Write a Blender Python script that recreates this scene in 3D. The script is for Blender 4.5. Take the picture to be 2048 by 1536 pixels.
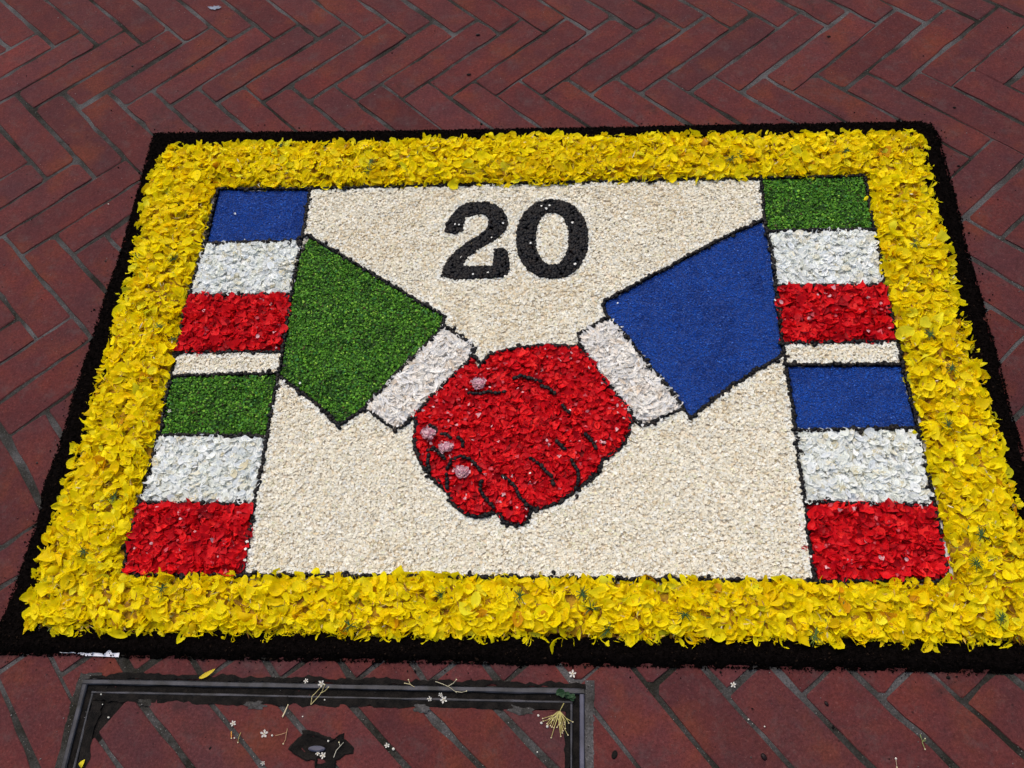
import bpy, math, random
import numpy as np
from mathutils import Matrix, Vector

# ------------------------------------------------------------------ camera, sky, sun, exposure
SC = bpy.context.scene
for o in list(bpy.data.objects):
    bpy.data.objects.remove(o, do_unlink=True)
COL = SC.collection
EXPO = 0.95
D = {'CAM': None, 'LAT': None, 'soil_outer': [[-0.7833, 0.5461], [-0.5786, 0.5406], [-0.267, 0.5306], [-0.065, 0.5277], [0.182, 0.5228], [0.4231, 0.5194], [0.7418, 0.5138], [0.7642, 0.5051], [0.7707, 0.4713], [0.7689, 0.4334], [0.7704, 0.3672], [0.7697, 0.2759], [0.7668, 0.2112], [0.7694, 0.1001], [0.7678, 0.0658], [0.7701, -0.015], [0.7682, -0.1132], [0.7698, -0.1875], [0.7635, -0.5151], [0.6942, -0.5137], [0.4281, -0.5136], [0.2583, -0.5138], [0.0481, -0.514], [-0.2412, -0.514], [-0.4653, -0.5134], [-0.6571, -0.5122], [-0.785, -0.5128], [-0.7873, -0.4641], [-0.7822, -0.3834], [-0.7794, -0.2807], [-0.7871, -0.2466], [-0.7812, -0.1631], [-0.7835, -0.061], [-0.7812, 0.0479], [-0.7814, 0.1452], [-0.7774, 0.2317], [-0.7787, 0.3202], [-0.7814, 0.4317], [-0.7836, 0.4977]], 'yellow_outer': [[-0.7417, 0.4869], [-0.7283, 0.4972], [-0.6925, 0.4958], [-0.5054, 0.4967], [-0.362, 0.491], [-0.1617, 0.4938], [0.0354, 0.4939], [0.2287, 0.4887], [0.5115, 0.4812], [0.7208, 0.4765], [0.7325, 0.4305], [0.7288, 0.3337], [0.7295, 0.2199], [0.7278, 0.1553], [0.7241, 0.0711], [0.7284, 0.0179], [0.7295, -0.0593], [0.7328, -0.1187], [0.7353, -0.131], [0.7351, -0.1926], [0.7345, -0.25], [0.7346, -0.3205], [0.7239, -0.4801], [0.6866, -0.4766], [0.4303, -0.4785], [0.2595, -0.479], [0.048, -0.4793], [-0.2427, -0.4808], [-0.5596, -0.4811], [-0.6999, -0.4786], [-0.736, -0.4762], [-0.7462, -0.4506], [-0.7491, -0.3617], [-0.7467, -0.3171], [-0.7446, -0.2755], [-0.7415, -0.2212], [-0.7425, -0.1274], [-0.7384, -0.0266], [-0.7412, 0.069], [-0.7396, 0.1557], [-0.7391, 0.22], [-0.7461, 0.2808], [-0.7545, 0.3654], [-0.7554, 0.4339]], 'panel': [[-0.6139, 0.3866], [0.6157, 0.3779], [0.6148, 0.2513], [0.6124, 0.1349], [0.6145, 0.0232], [0.6161, -0.0325], [0.6194, -0.1293], [0.619, -0.1737], [0.6212, -0.2586], [0.6207, -0.2921], [0.6173, -0.3873], [-0.6112, -0.3904], [-0.6144, -0.2714], [-0.6109, -0.1865], [-0.6097, -0.1394], [-0.615, -0.0387], [-0.6201, 0.1142], [-0.6147, 0.21], [-0.6115, 0.2557]], 'yellow_inner': [[-0.6198, 0.3906], [-0.0589, 0.3797], [0.4098, 0.3788], [0.6207, 0.3814], [0.6202, 0.2637], [0.6179, 0.1432], [0.6201, 0.033], [0.6218, -0.0363], [0.624, -0.1294], [0.625, -0.1738], [0.6284, -0.2586], [0.6293, -0.2921], [0.6281, -0.371], [0.6193, -0.3946], [0.338, -0.3947], [-0.1033, -0.3916], [-0.6164, -0.3952], [-0.6168, -0.3745], [-0.6223, -0.2663], [-0.6188, -0.1819], [-0.6176, -0.1356], [-0.6215, -0.0336], [-0.6267, 0.1187], [-0.622, 0.2171], [-0.6206, 0.2619]], 'left_stripes': [['blue', [[-0.6128, 0.3848], [-0.612, 0.3393], [-0.6112, 0.295], [-0.6106, 0.2517], [-0.4258, 0.2506], [-0.4264, 0.2923], [-0.4275, 0.335], [-0.4268, 0.3787]]], ['white', [[-0.6106, 0.2517], [-0.6135, 0.2107], [-0.6158, 0.1707], [-0.618, 0.1315], [-0.4265, 0.129], [-0.4267, 0.1686], [-0.4268, 0.2091], [-0.4258, 0.2506]]], ['red', [[-0.618, 0.1315], [-0.6179, 0.09], [-0.6159, 0.0494], [-0.6141, 0.0098], [-0.4231, 0.0095], [-0.4243, 0.0484], [-0.4256, 0.0882], [-0.4265, 0.129]]], ['cream', [[-0.6141, 0.0098], [-0.614, -0.0063], [-0.6139, -0.0221], [-0.6139, -0.0379], [-0.4232, -0.0347], [-0.4232, -0.0201], [-0.4231, -0.0054], [-0.4231, 0.0095]]], ['green', [[-0.6139, -0.0379], [-0.612, -0.0767], [-0.61, -0.1146], [-0.6089, -0.1516], [-0.4233, -0.155], [-0.4238, -0.1159], [-0.4235, -0.0759], [-0.4232, -0.0347]]], ['white', [[-0.6089, -0.1516], [-0.61, -0.1929], [-0.6117, -0.2331], [-0.6133, -0.2723], [-0.4235, -0.275], [-0.4229, -0.2361], [-0.4226, -0.1961], [-0.4233, -0.155]]], ['red', [[-0.6133, -0.2723], [-0.6143, -0.3129], [-0.614, -0.3525], [-0.6101, -0.391], [-0.4217, -0.39], [-0.4229, -0.3527], [-0.4235, -0.3144], [-0.4235, -0.275]]]], 'right_stripes': [['green', [[0.4295, 0.3776], [0.4278, 0.3345], [0.4262, 0.2925], [0.4276, 0.2514], [0.614, 0.2509], [0.6149, 0.2916], [0.6158, 0.3333], [0.6167, 0.3761]]], ['white', [[0.4276, 0.2514], [0.4313, 0.2105], [0.4309, 0.1707], [0.4304, 0.1318], [0.6117, 0.1282], [0.6135, 0.168], [0.6156, 0.2089], [0.614, 0.2509]]], ['red', [[0.4304, 0.1318], [0.4299, 0.0921], [0.4294, 0.0534], [0.4289, 0.0157], [0.6139, 0.0161], [0.6131, 0.0526], [0.6124, 0.0899], [0.6117, 0.1282]]], ['cream', [[0.4289, 0.0157], [0.4288, 0.0013], [0.429, -0.0129], [0.4294, -0.027], [0.6152, -0.028], [0.6148, -0.0134], [0.6143, 0.0013], [0.6139, 0.0161]]], ['blue', [[0.4294, -0.027], [0.4306, -0.0681], [0.4312, -0.1082], [0.4304, -0.1472], [0.6185, -0.1444], [0.6178, -0.1066], [0.6165, -0.0678], [0.6152, -0.028]]], ['white', [[0.4304, -0.1472], [0.4296, -0.1886], [0.4301, -0.2289], [0.4308, -0.2681], [0.6202, -0.2731], [0.6197, -0.2315], [0.6186, -0.1886], [0.6185, -0.1444]]], ['red', [[0.4308, -0.2681], [0.4296, -0.3102], [0.4291, -0.351], [0.4306, -0.3906], [0.6165, -0.388], [0.6178, -0.3507], [0.6192, -0.3125], [0.6202, -0.2731]]]], 'P_green': [[-0.4161, 0.2645], [-0.3284, 0.2041], [-0.2435, 0.1463], [-0.1904, 0.1095], [-0.1435, 0.0779], [-0.1453, 0.054], [-0.213, -0.0309], [-0.2683, -0.1065], [-0.3053, -0.1352], [-0.35, -0.0936], [-0.4237, -0.0367], [-0.4231, 0.0085], [-0.4265, 0.1159], [-0.4268, 0.2087]], 'P_blue': [[0.4241, 0.2778], [0.3804, 0.2561], [0.3368, 0.2311], [0.3064, 0.2128], [0.2589, 0.1829], [0.1978, 0.145], [0.136, 0.1068], [0.1332, 0.0963], [0.1389, 0.0744], [0.1662, 0.0392], [0.1934, -0.0059], [0.2329, -0.0621], [0.2537, -0.0976], [0.268, -0.1251], [0.3104, -0.0879], [0.3746, -0.0407], [0.4272, -0.0087], [0.4302, 0.1192], [0.4313, 0.2108]], 'P_lcuff': [[-0.1419, 0.056], [-0.1126, 0.036], [-0.0907, 0.0165], [-0.0876, 0.0064], [-0.0975, -0.0154], [-0.1167, -0.0358], [-0.1379, -0.0618], [-0.1618, -0.0911], [-0.1819, -0.1209], [-0.1956, -0.1356], [-0.2116, -0.142], [-0.2305, -0.129], [-0.2526, -0.1103], [-0.2683, -0.1065], [-0.213, -0.0309], [-0.1453, 0.054]], 'P_rcuff': [[0.0906, 0.0393], [0.1198, 0.0572], [0.1388, 0.0713], [0.1662, 0.0392], [0.1934, -0.0059], [0.2329, -0.0621], [0.2537, -0.0976], [0.258, -0.1068], [0.2301, -0.1212], [0.2007, -0.1356], [0.1888, -0.1346], [0.1756, -0.1246], [0.168, -0.109], [0.1405, -0.0679], [0.1188, -0.0285], [0.0922, 0.0161]], 'P_hand': [[-0.0734, -0.0196], [-0.0622, -0.0039], [-0.0463, 0.0039], [-0.0183, 0.0105], [0.0277, 0.016], [0.077, 0.0123], [0.0939, 0.0151], [0.1115, -0.0089], [0.1334, -0.0507], [0.1549, -0.0821], [0.1743, -0.1127], [0.1763, -0.1255], [0.1699, -0.1525], [0.1526, -0.1807], [0.127, -0.198], [0.1212, -0.2187], [0.1094, -0.2306], [0.086, -0.25], [0.0643, -0.2676], [0.0528, -0.2726], [0.0328, -0.2784], [0.0159, -0.2843], [0.0102, -0.3031], [-0.0065, -0.3088], [-0.0237, -0.3032], [-0.0342, -0.2902], [-0.0475, -0.2895], [-0.0636, -0.2945], [-0.0856, -0.2896], [-0.1054, -0.2748], [-0.1146, -0.2538], [-0.1391, -0.2352], [-0.1588, -0.2092], [-0.1743, -0.1801], [-0.177, -0.1585], [-0.1732, -0.1357], [-0.1819, -0.1209], [-0.1618, -0.0911], [-0.1379, -0.0618], [-0.1167, -0.0358], [-0.096, -0.0124], [-0.0871, -0.0026], [-0.0786, -0.0332]], 'outline': [[[-0.6128, 0.3848], [-0.6104, 0.2541], [-0.6136, 0.2084], [-0.619, 0.1128], [-0.6141, 0.0139], [-0.6139, -0.0399], [-0.6087, -0.1404], [-0.6098, -0.1875], [-0.6133, -0.2723], [-0.6151, -0.3419], [-0.6101, -0.391]], [[-0.4268, 0.3787], [-0.4279, 0.3524], [-0.4256, 0.2576], [-0.4268, 0.2087], [-0.4265, 0.1159], [-0.4231, 0.0085], [-0.4232, -0.0397], [-0.4238, -0.1253], [-0.4225, -0.2029], [-0.4235, -0.2776], [-0.4236, -0.3316], [-0.4218, -0.3892]], [[0.4295, 0.3776], [0.4255, 0.2743], [0.4313, 0.2108], [0.4302, 0.1192], [0.4287, -0.0019], [0.4314, -0.0988], [0.4293, -0.2034], [0.4311, -0.2575], [0.4288, -0.3423], [0.4306, -0.3906]], [[0.6167, 0.3761], [0.614, 0.2497], [0.6157, 0.2063], [0.6116, 0.1334], [0.6137, 0.022], [0.6154, -0.0337], [0.6186, -0.1304], [0.6182, -0.1747], [0.6204, -0.2595], [0.6199, -0.2929], [0.6165, -0.388]], [[-0.6128, 0.3848], [-0.4268, 0.3787], [-0.1549, 0.3799], [0.1311, 0.3791], [0.4294, 0.3764], [0.6167, 0.3761]], [[-0.6101, -0.391], [-0.4217, -0.39], [-0.179, -0.3891], [0.1204, -0.39], [0.4306, -0.3906], [0.6164, -0.3887]], [[-0.6158, 0.2518], [-0.4274, 0.2506]], [[-0.6174, 0.1315], [-0.4276, 0.129]], [[-0.6159, 0.0098], [-0.4241, 0.0095]], [[-0.6143, -0.0379], [-0.4232, -0.0347]], [[-0.6096, -0.1516], [-0.4214, -0.155]], [[-0.6116, -0.2722], [-0.4215, -0.275]], [[0.4303, 0.2513], [0.6159, 0.2508]], [[0.4299, 0.1318], [0.6116, 0.1282]], [[0.4298, 0.0157], [0.6151, 0.0161]], [[0.4308, -0.027], [0.6163, -0.028]], [[0.429, -0.1472], [0.6207, -0.1444]], [[0.4313, -0.2681], [0.6178, -0.2731]], [[-0.4161, 0.2645], [-0.3284, 0.2041], [-0.2435, 0.1463], [-0.1904, 0.1095], [-0.1435, 0.0779], [-0.1453, 0.054], [-0.213, -0.0309], [-0.2683, -0.1065], [-0.305, -0.137], [-0.35, -0.0936], [-0.4234, -0.0387]], [[0.4241, 0.2778], [0.3804, 0.2561], [0.3368, 0.2311], [0.3064, 0.2128], [0.2589, 0.1829], [0.1978, 0.145], [0.136, 0.1068], [0.1324, 0.0963], [0.1389, 0.0744], [0.1662, 0.0392], [0.1934, -0.0059], [0.2329, -0.0621], [0.2537, -0.0976], [0.268, -0.1251], [0.3104, -0.0879], [0.3746, -0.0407], [0.4272, -0.0087]], [[-0.1419, 0.056], [-0.1126, 0.036], [-0.0907, 0.0165], [-0.0876, 0.0064], [-0.0975, -0.0154], [-0.1167, -0.0358], [-0.1379, -0.0618], [-0.1618, -0.0911], [-0.1819, -0.1209], [-0.1956, -0.1356], [-0.2116, -0.142], [-0.2305, -0.129], [-0.2526, -0.1103], [-0.2683, -0.1065]], [[0.1388, 0.0713], [0.1198, 0.0572], [0.0889, 0.0383], [0.0922, 0.0161], [0.1188, -0.0285], [0.1405, -0.0679], [0.168, -0.109], [0.1755, -0.1264], [0.1888, -0.1346], [0.2007, -0.1356], [0.2301, -0.1203], [0.2563, -0.1077]], [[-0.0734, -0.0196], [-0.0622, -0.0039], [-0.0463, 0.0039], [-0.0183, 0.0105], [0.0277, 0.016], [0.077, 0.0123], [0.0939, 0.0151]], [[0.1549, -0.0821], [0.1743, -0.1127], [0.1763, -0.1255], [0.1699, -0.1525], [0.1526, -0.1807], [0.127, -0.198], [0.1212, -0.2187], [0.1094, -0.2306], [0.086, -0.25], [0.0643, -0.2676], [0.0528, -0.2726], [0.0328, -0.2784], [0.0159, -0.2843], [0.0102, -0.3031], [-0.0065, -0.3088], [-0.0237, -0.3032], [-0.0342, -0.2902], [-0.0475, -0.2895], [-0.0636, -0.2945], [-0.0856, -0.2896], [-0.1054, -0.2748], [-0.1146, -0.2538], [-0.1391, -0.2352], [-0.1588, -0.2092], [-0.1743, -0.1801], [-0.177, -0.1585], [-0.1732, -0.1357], [-0.1819, -0.1209]], [[-0.0878, 0.0104], [-0.093, -0.0035], [-0.0833, -0.0086], [-0.0734, -0.0196], [-0.0786, -0.0332], [-0.0848, -0.0439]]], 'hand_lines': [[[-0.0159, -0.0509], [-0.0068, -0.0471], [0.0067, -0.0511], [0.0276, -0.057]], [[0.0294, -0.0665], [0.0402, -0.0704], [0.0543, -0.0846]], [[0.0635, -0.1024], [0.0692, -0.1116], [0.079, -0.1199]], [[0.1013, -0.1561], [0.11, -0.1667], [0.117, -0.1799]], [[0.0543, -0.1666], [0.0623, -0.1763], [0.0695, -0.1851]], [[0.0142, -0.1972], [0.0311, -0.2111], [0.0383, -0.2205], [0.0471, -0.2282], [0.052, -0.2468]], [[0.0783, -0.2008], [0.0877, -0.2188], [0.0892, -0.2358], [0.0837, -0.2517]], [[-0.0291, -0.2282], [-0.0186, -0.2359], [-0.008, -0.2494], [-0.0005, -0.2653], [0.0099, -0.2768], [0.0208, -0.2825]], [[-0.0627, -0.2377], [-0.0643, -0.252], [-0.0517, -0.2704], [-0.0403, -0.2811]], [[-0.1174, -0.2137], [-0.1126, -0.2006], [-0.0994, -0.1945], [-0.0839, -0.198], [-0.0745, -0.2076], [-0.0652, -0.2188]], [[-0.1189, -0.2266], [-0.1171, -0.2403], [-0.1147, -0.2521]], [[-0.1503, -0.1927], [-0.1502, -0.2049], [-0.1466, -0.2188]], [[-0.1329, -0.1544], [-0.1214, -0.1553], [-0.1142, -0.1643]], [[-0.103, -0.1617], [-0.0961, -0.1688], [-0.0955, -0.1786]], [[-0.1522, -0.138], [-0.1426, -0.1444], [-0.1353, -0.1544]], [[-0.1511, -0.1829], [-0.1424, -0.1794], [-0.1329, -0.1883], [-0.1233, -0.198]], [[-0.0906, -0.0788], [-0.0789, -0.0799], [-0.0722, -0.0799], [-0.0608, -0.0762], [-0.0473, -0.0792], [-0.0333, -0.0774]]], 'nails': [[[-0.0763, -0.062], 0.0135], [[-0.153, -0.1553], 0.0145], [[-0.1227, -0.1795], 0.012], [[-0.0942, -0.2223], 0.0135]], 'two': [[-0.155, 0.267], [-0.1521, 0.2831], [-0.1454, 0.3018], [-0.1363, 0.3152], [-0.1254, 0.3266], [-0.1123, 0.3316], [-0.0957, 0.3321], [-0.0789, 0.3306], [-0.0654, 0.3248], [-0.0533, 0.3117], [-0.0453, 0.2968], [-0.0424, 0.2842], [-0.0451, 0.2698], [-0.0528, 0.2577], [-0.0636, 0.2457], [-0.0777, 0.2349], [-0.0934, 0.2242], [-0.1089, 0.2126], [-0.1164, 0.2028], [-0.121, 0.1871], [-0.1168, 0.1834], [-0.0976, 0.1826], [-0.0785, 0.1832], [-0.0617, 0.1828], [-0.0601, 0.1995], [-0.061, 0.221], [-0.0449, 0.221], [-0.0407, 0.2149], [-0.0377, 0.199], [-0.0362, 0.1793], [-0.0397, 0.1677], [-0.0474, 0.163], [-0.0647, 0.1605], [-0.0901, 0.161], [-0.1122, 0.1596], [-0.1312, 0.159], [-0.1541, 0.1672], [-0.1498, 0.1858], [-0.1422, 0.2034], [-0.1288, 0.2211], [-0.1135, 0.2368], [-0.0947, 0.2506], [-0.0791, 0.2645], [-0.0733, 0.2788], [-0.073, 0.2913], [-0.0784, 0.3019], [-0.0878, 0.3085], [-0.0994, 0.3078], [-0.1107, 0.3029], [-0.1221, 0.299], [-0.1237, 0.2844], [-0.1268, 0.2679], [-0.1387, 0.262]], 'zero_out': [[0.1051, 0.2418], [0.1043, 0.226], [0.1021, 0.2124], [0.0986, 0.2001], [0.0939, 0.1891], [0.088, 0.1796], [0.081, 0.1717], [0.0731, 0.1655], [0.0643, 0.161], [0.0546, 0.1584], [0.0435, 0.1577], [0.0324, 0.1588], [0.0226, 0.1619], [0.0136, 0.1667], [0.0055, 0.1733], [-0.0017, 0.1816], [-0.0079, 0.1914], [-0.013, 0.2027], [-0.0169, 0.2152], [-0.0194, 0.229], [-0.0206, 0.245], [-0.0204, 0.2611], [-0.0186, 0.2752], [-0.0155, 0.2881], [-0.0109, 0.2997], [-0.005, 0.3099], [0.0021, 0.3185], [0.0104, 0.3253], [0.0196, 0.3302], [0.0297, 0.333], [0.0414, 0.3337], [0.0531, 0.3323], [0.0633, 0.3288], [0.0726, 0.3234], [0.0809, 0.3162], [0.0882, 0.3072], [0.0943, 0.2967], [0.099, 0.2849], [0.1025, 0.2718], [0.1045, 0.2578]], 'zero_in': [[0.075, 0.2438], [0.0744, 0.2285], [0.0725, 0.216], [0.0695, 0.2053], [0.0654, 0.1964], [0.0603, 0.1896], [0.0543, 0.1851], [0.0474, 0.1828], [0.039, 0.183], [0.032, 0.1856], [0.0259, 0.1904], [0.0206, 0.1975], [0.0163, 0.2065], [0.013, 0.2175], [0.0108, 0.2301], [0.0099, 0.2454], [0.0102, 0.2609], [0.0118, 0.2738], [0.0147, 0.285], [0.0189, 0.2943], [0.0241, 0.3015], [0.0302, 0.3064], [0.0374, 0.3087], [0.0461, 0.3085], [0.0533, 0.3057], [0.0595, 0.3005], [0.0649, 0.293], [0.0692, 0.2834], [0.0724, 0.2721], [0.0743, 0.2592]], 'mh': [[-0.6323, -0.5477], [0.0967, -0.5452]], 'blossoms': [[-0.3008, -0.5437], [-0.2783, -0.5468], [-0.3985, -0.6032], [-0.3513, -0.6155], [-0.263, -0.6423], [-0.1002, -0.5653], [-0.1202, -0.5644], [-0.1057, -0.5586], [0.0806, -0.5264], [0.3024, -0.5373], [-0.1754, -0.6273], [-0.2711, -0.6399], [-0.599, -0.1089], [-0.3469, -0.654]], 'buds': [[-0.3394, -0.6179], [-0.1659, -0.6316], [-0.2585, -0.6233], [-0.271, -0.5687], [-0.2996, -0.5917], [0.5056, -0.6277], [0.0324, -0.6308], [0.0328, -0.5834], [-0.3927, -0.6224], [0.0372, -0.5932], [0.0455, -0.5976], [0.3187, -0.5826], [0.3393, -0.5912], [-0.8319, 0.3578], [-0.6019, -0.5676], [-0.596, -0.5814], [-0.5824, -0.599]], 'pix': {'leaf': [[-0.4609, -0.5417], [-0.4497, -0.538], [-0.4396, -0.5286]], 'leaf2': [[-0.6057, -0.6662], [-0.6039, -0.6622], [-0.6028, -0.6557]], 'hole': [-0.2736, -0.6322], 'twig1': [[-0.2895, -0.5759], [-0.2889, -0.5649], [-0.2809, -0.5545], [-0.2746, -0.5474]], 'twig1b': [[-0.2895, -0.5759], [-0.2795, -0.5648], [-0.2761, -0.5578], [-0.2729, -0.5488]], 'twig1c': [[-0.278, -0.5599], [-0.2711, -0.557], [-0.2675, -0.5514]], 'scrap': [-0.2656, -0.5438], 'tube': [[-0.3283, -0.593], [-0.3251, -0.5855], [-0.3229, -0.5766]], 'twig2': [[-0.3344, -0.6178], [-0.326, -0.6163], [-0.3193, -0.6135], [-0.3187, -0.6082]], 'twig2b': [[-0.3187, -0.6082], [-0.3189, -0.6161], [-0.3192, -0.6227], [-0.3212, -0.6287]], 'twig3': [[-0.2479, -0.6445], [-0.2449, -0.6354], [-0.2407, -0.6295], [-0.2363, -0.6248]], 'twig3b': [[-0.2407, -0.6295], [-0.2427, -0.6249]], 'twig4': [[-0.1141, -0.541], [-0.1038, -0.5442], [-0.0935, -0.5482], [-0.0823, -0.5561]], 'twig4b': [[-0.095, -0.5468], [-0.0881, -0.5432], [-0.0842, -0.5377]], 'twig4c': [[-0.0846, -0.5541], [-0.0752, -0.5553], [-0.0689, -0.5532]], 'tuft': [[0.0681, -0.5667], [0.0626, -0.5774]], 'tuftend': [[0.0567, -0.6084], [0.0385, -0.5918], [0.0455, -0.5982], [0.0545, -0.5993], [0.0614, -0.5985], [0.0697, -0.6023], [0.0745, -0.6086], [0.0751, -0.5917], [0.0489, -0.5883], [0.0655, -0.601], [0.071, -0.5944]], 'plant': [[0.0624, -0.552], [0.068, -0.5546], [0.0736, -0.5565], [0.0813, -0.5584]], 'red': [-0.1043, -0.5969], 'seeds': [[0.1367, -0.6315], [0.3348, -0.6293], [0.4256, -0.5595], [-0.124, 0.8066], [-0.1367, 0.6868], [0.084, 0.7748], [0.5932, -0.5219], [0.6047, -0.5204], [0.8129, 0.5492], [0.3255, -0.5681], [-0.4348, -0.6221], [-0.4254, -0.6364], [0.7907, 0.4005], [0.605, 0.7609]], 'weed': [[0.5419, -0.5969], [0.5428, -0.6063], [0.5483, -0.6043], [0.5443, -0.6156]], 'weed2': [[0.5053, -0.6295], [0.5044, -0.6387]], 'paper': [0.9587, 0.7366], 'stain': [-0.7315, 0.9306], 'whitepaper': [[-0.6813, -0.5109], [-0.6598, -0.5098], [-0.6389, -0.5154], [-0.5891, -0.5138]], 'bluespeck': [[-0.5701, 0.3299], [0.1553, 0.1077], [-0.3816, -0.4516]], 'ypet': [-0.4776, 0.3709], 'org': [[-0.3986, -0.6139], [-0.3962, -0.6232]], 'org2': [[-0.3847, -0.6149], [-0.3861, -0.6229], [-0.3866, -0.6282]], 'twig5': [[-0.1586, -0.5439], [-0.1498, -0.5458], [-0.1437, -0.5491]], 'twig5b': [[-0.1498, -0.5458], [-0.1525, -0.5396]]}, 'holeout': [[-0.3144, -0.6351], [-0.3085, -0.6271], [-0.2986, -0.617], [-0.297, -0.609], [-0.2773, -0.6112], [-0.2654, -0.6149], [-0.2519, -0.6199], [-0.2444, -0.6171], [-0.2352, -0.6116], [-0.2372, -0.6183], [-0.2215, -0.6303], [-0.2222, -0.6368], [-0.238, -0.6449], [-0.2456, -0.6515], [-0.2441, -0.663], [-0.2727, -0.6637], [-0.2749, -0.6484], [-0.2911, -0.6488], [-0.3065, -0.6401]], 'sprigs': [[-0.3143, 0.4311], [-0.3167, 0.4093], [0.3938, 0.4254], [0.3762, 0.4136], [-0.675, -0.3589], [-0.5389, -0.4153], [-0.6494, -0.2696], [-0.6571, 0.2053], [-0.6201, 0.0305], [-0.651, 0.054], [-0.7315, 0.214], [-0.2437, -0.4671], [0.0946, -0.4173], [0.1068, -0.4377], [0.4182, -0.4718], [0.1299, -0.469], [0.6647, 0.0208], [0.6834, -0.0458], [0.6603, -0.1453], [0.6741, 0.208], [0.5865, 0.427], [0.6709, -0.3258], [0.6724, -0.446], [-0.1115, -0.4211], [0.6553, -0.3672], [0.0036, -0.422], [-0.5018, 0.4802], [0.2404, -0.4446]], 'strays': [[-0.1376, 0.2784], [-0.1301, 0.2771], [-0.0682, 0.2451], [-0.0484, 0.2783], [-0.1217, 0.2019], [-0.0978, 0.1635], [-0.071, 0.1663], [-0.0402, 0.1579], [0.0219, 0.3166], [0.0304, 0.3104], [0.0368, 0.3174], [0.0795, 0.2759], [0.0035, 0.2306], [0.084, 0.1816], [-0.5637, 0.3159], [0.1572, 0.0963], [-0.4088, -0.0535], [-0.3804, -0.0577], [-0.4259, -0.2666], [-0.4218, -0.3387], [-0.4146, -0.3523], [0.415, -0.0619], [0.4307, -0.2707], [0.4275, -0.3559], [-0.422, -0.3508], [-0.4114, -0.0806], [-0.42, -0.1015], [-0.4086, -0.1446], [-0.4196, -0.3683], [0.1349, 0.0463], [-0.2053, -0.1399], [0.1914, -0.1398], [0.424, 0.0977], [0.0134, -0.2234], [-0.0273, -0.231], [0.0758, -0.1121], [0.1071, -0.0324], [-0.1408, -0.238]]}
D["CAM"]=[[0.10283873886201646, -0.8052029820879704, 1.3290668960269718], [[0.9966529065732955, 0.03342454943430988, -0.07460417759157482], [0.007611587358731847, 0.8706888622097668, 0.49177532366085847], [0.08139439511957963, -0.49069716192268265, 0.8675201713644141]], 32.09335064984227]
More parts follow.
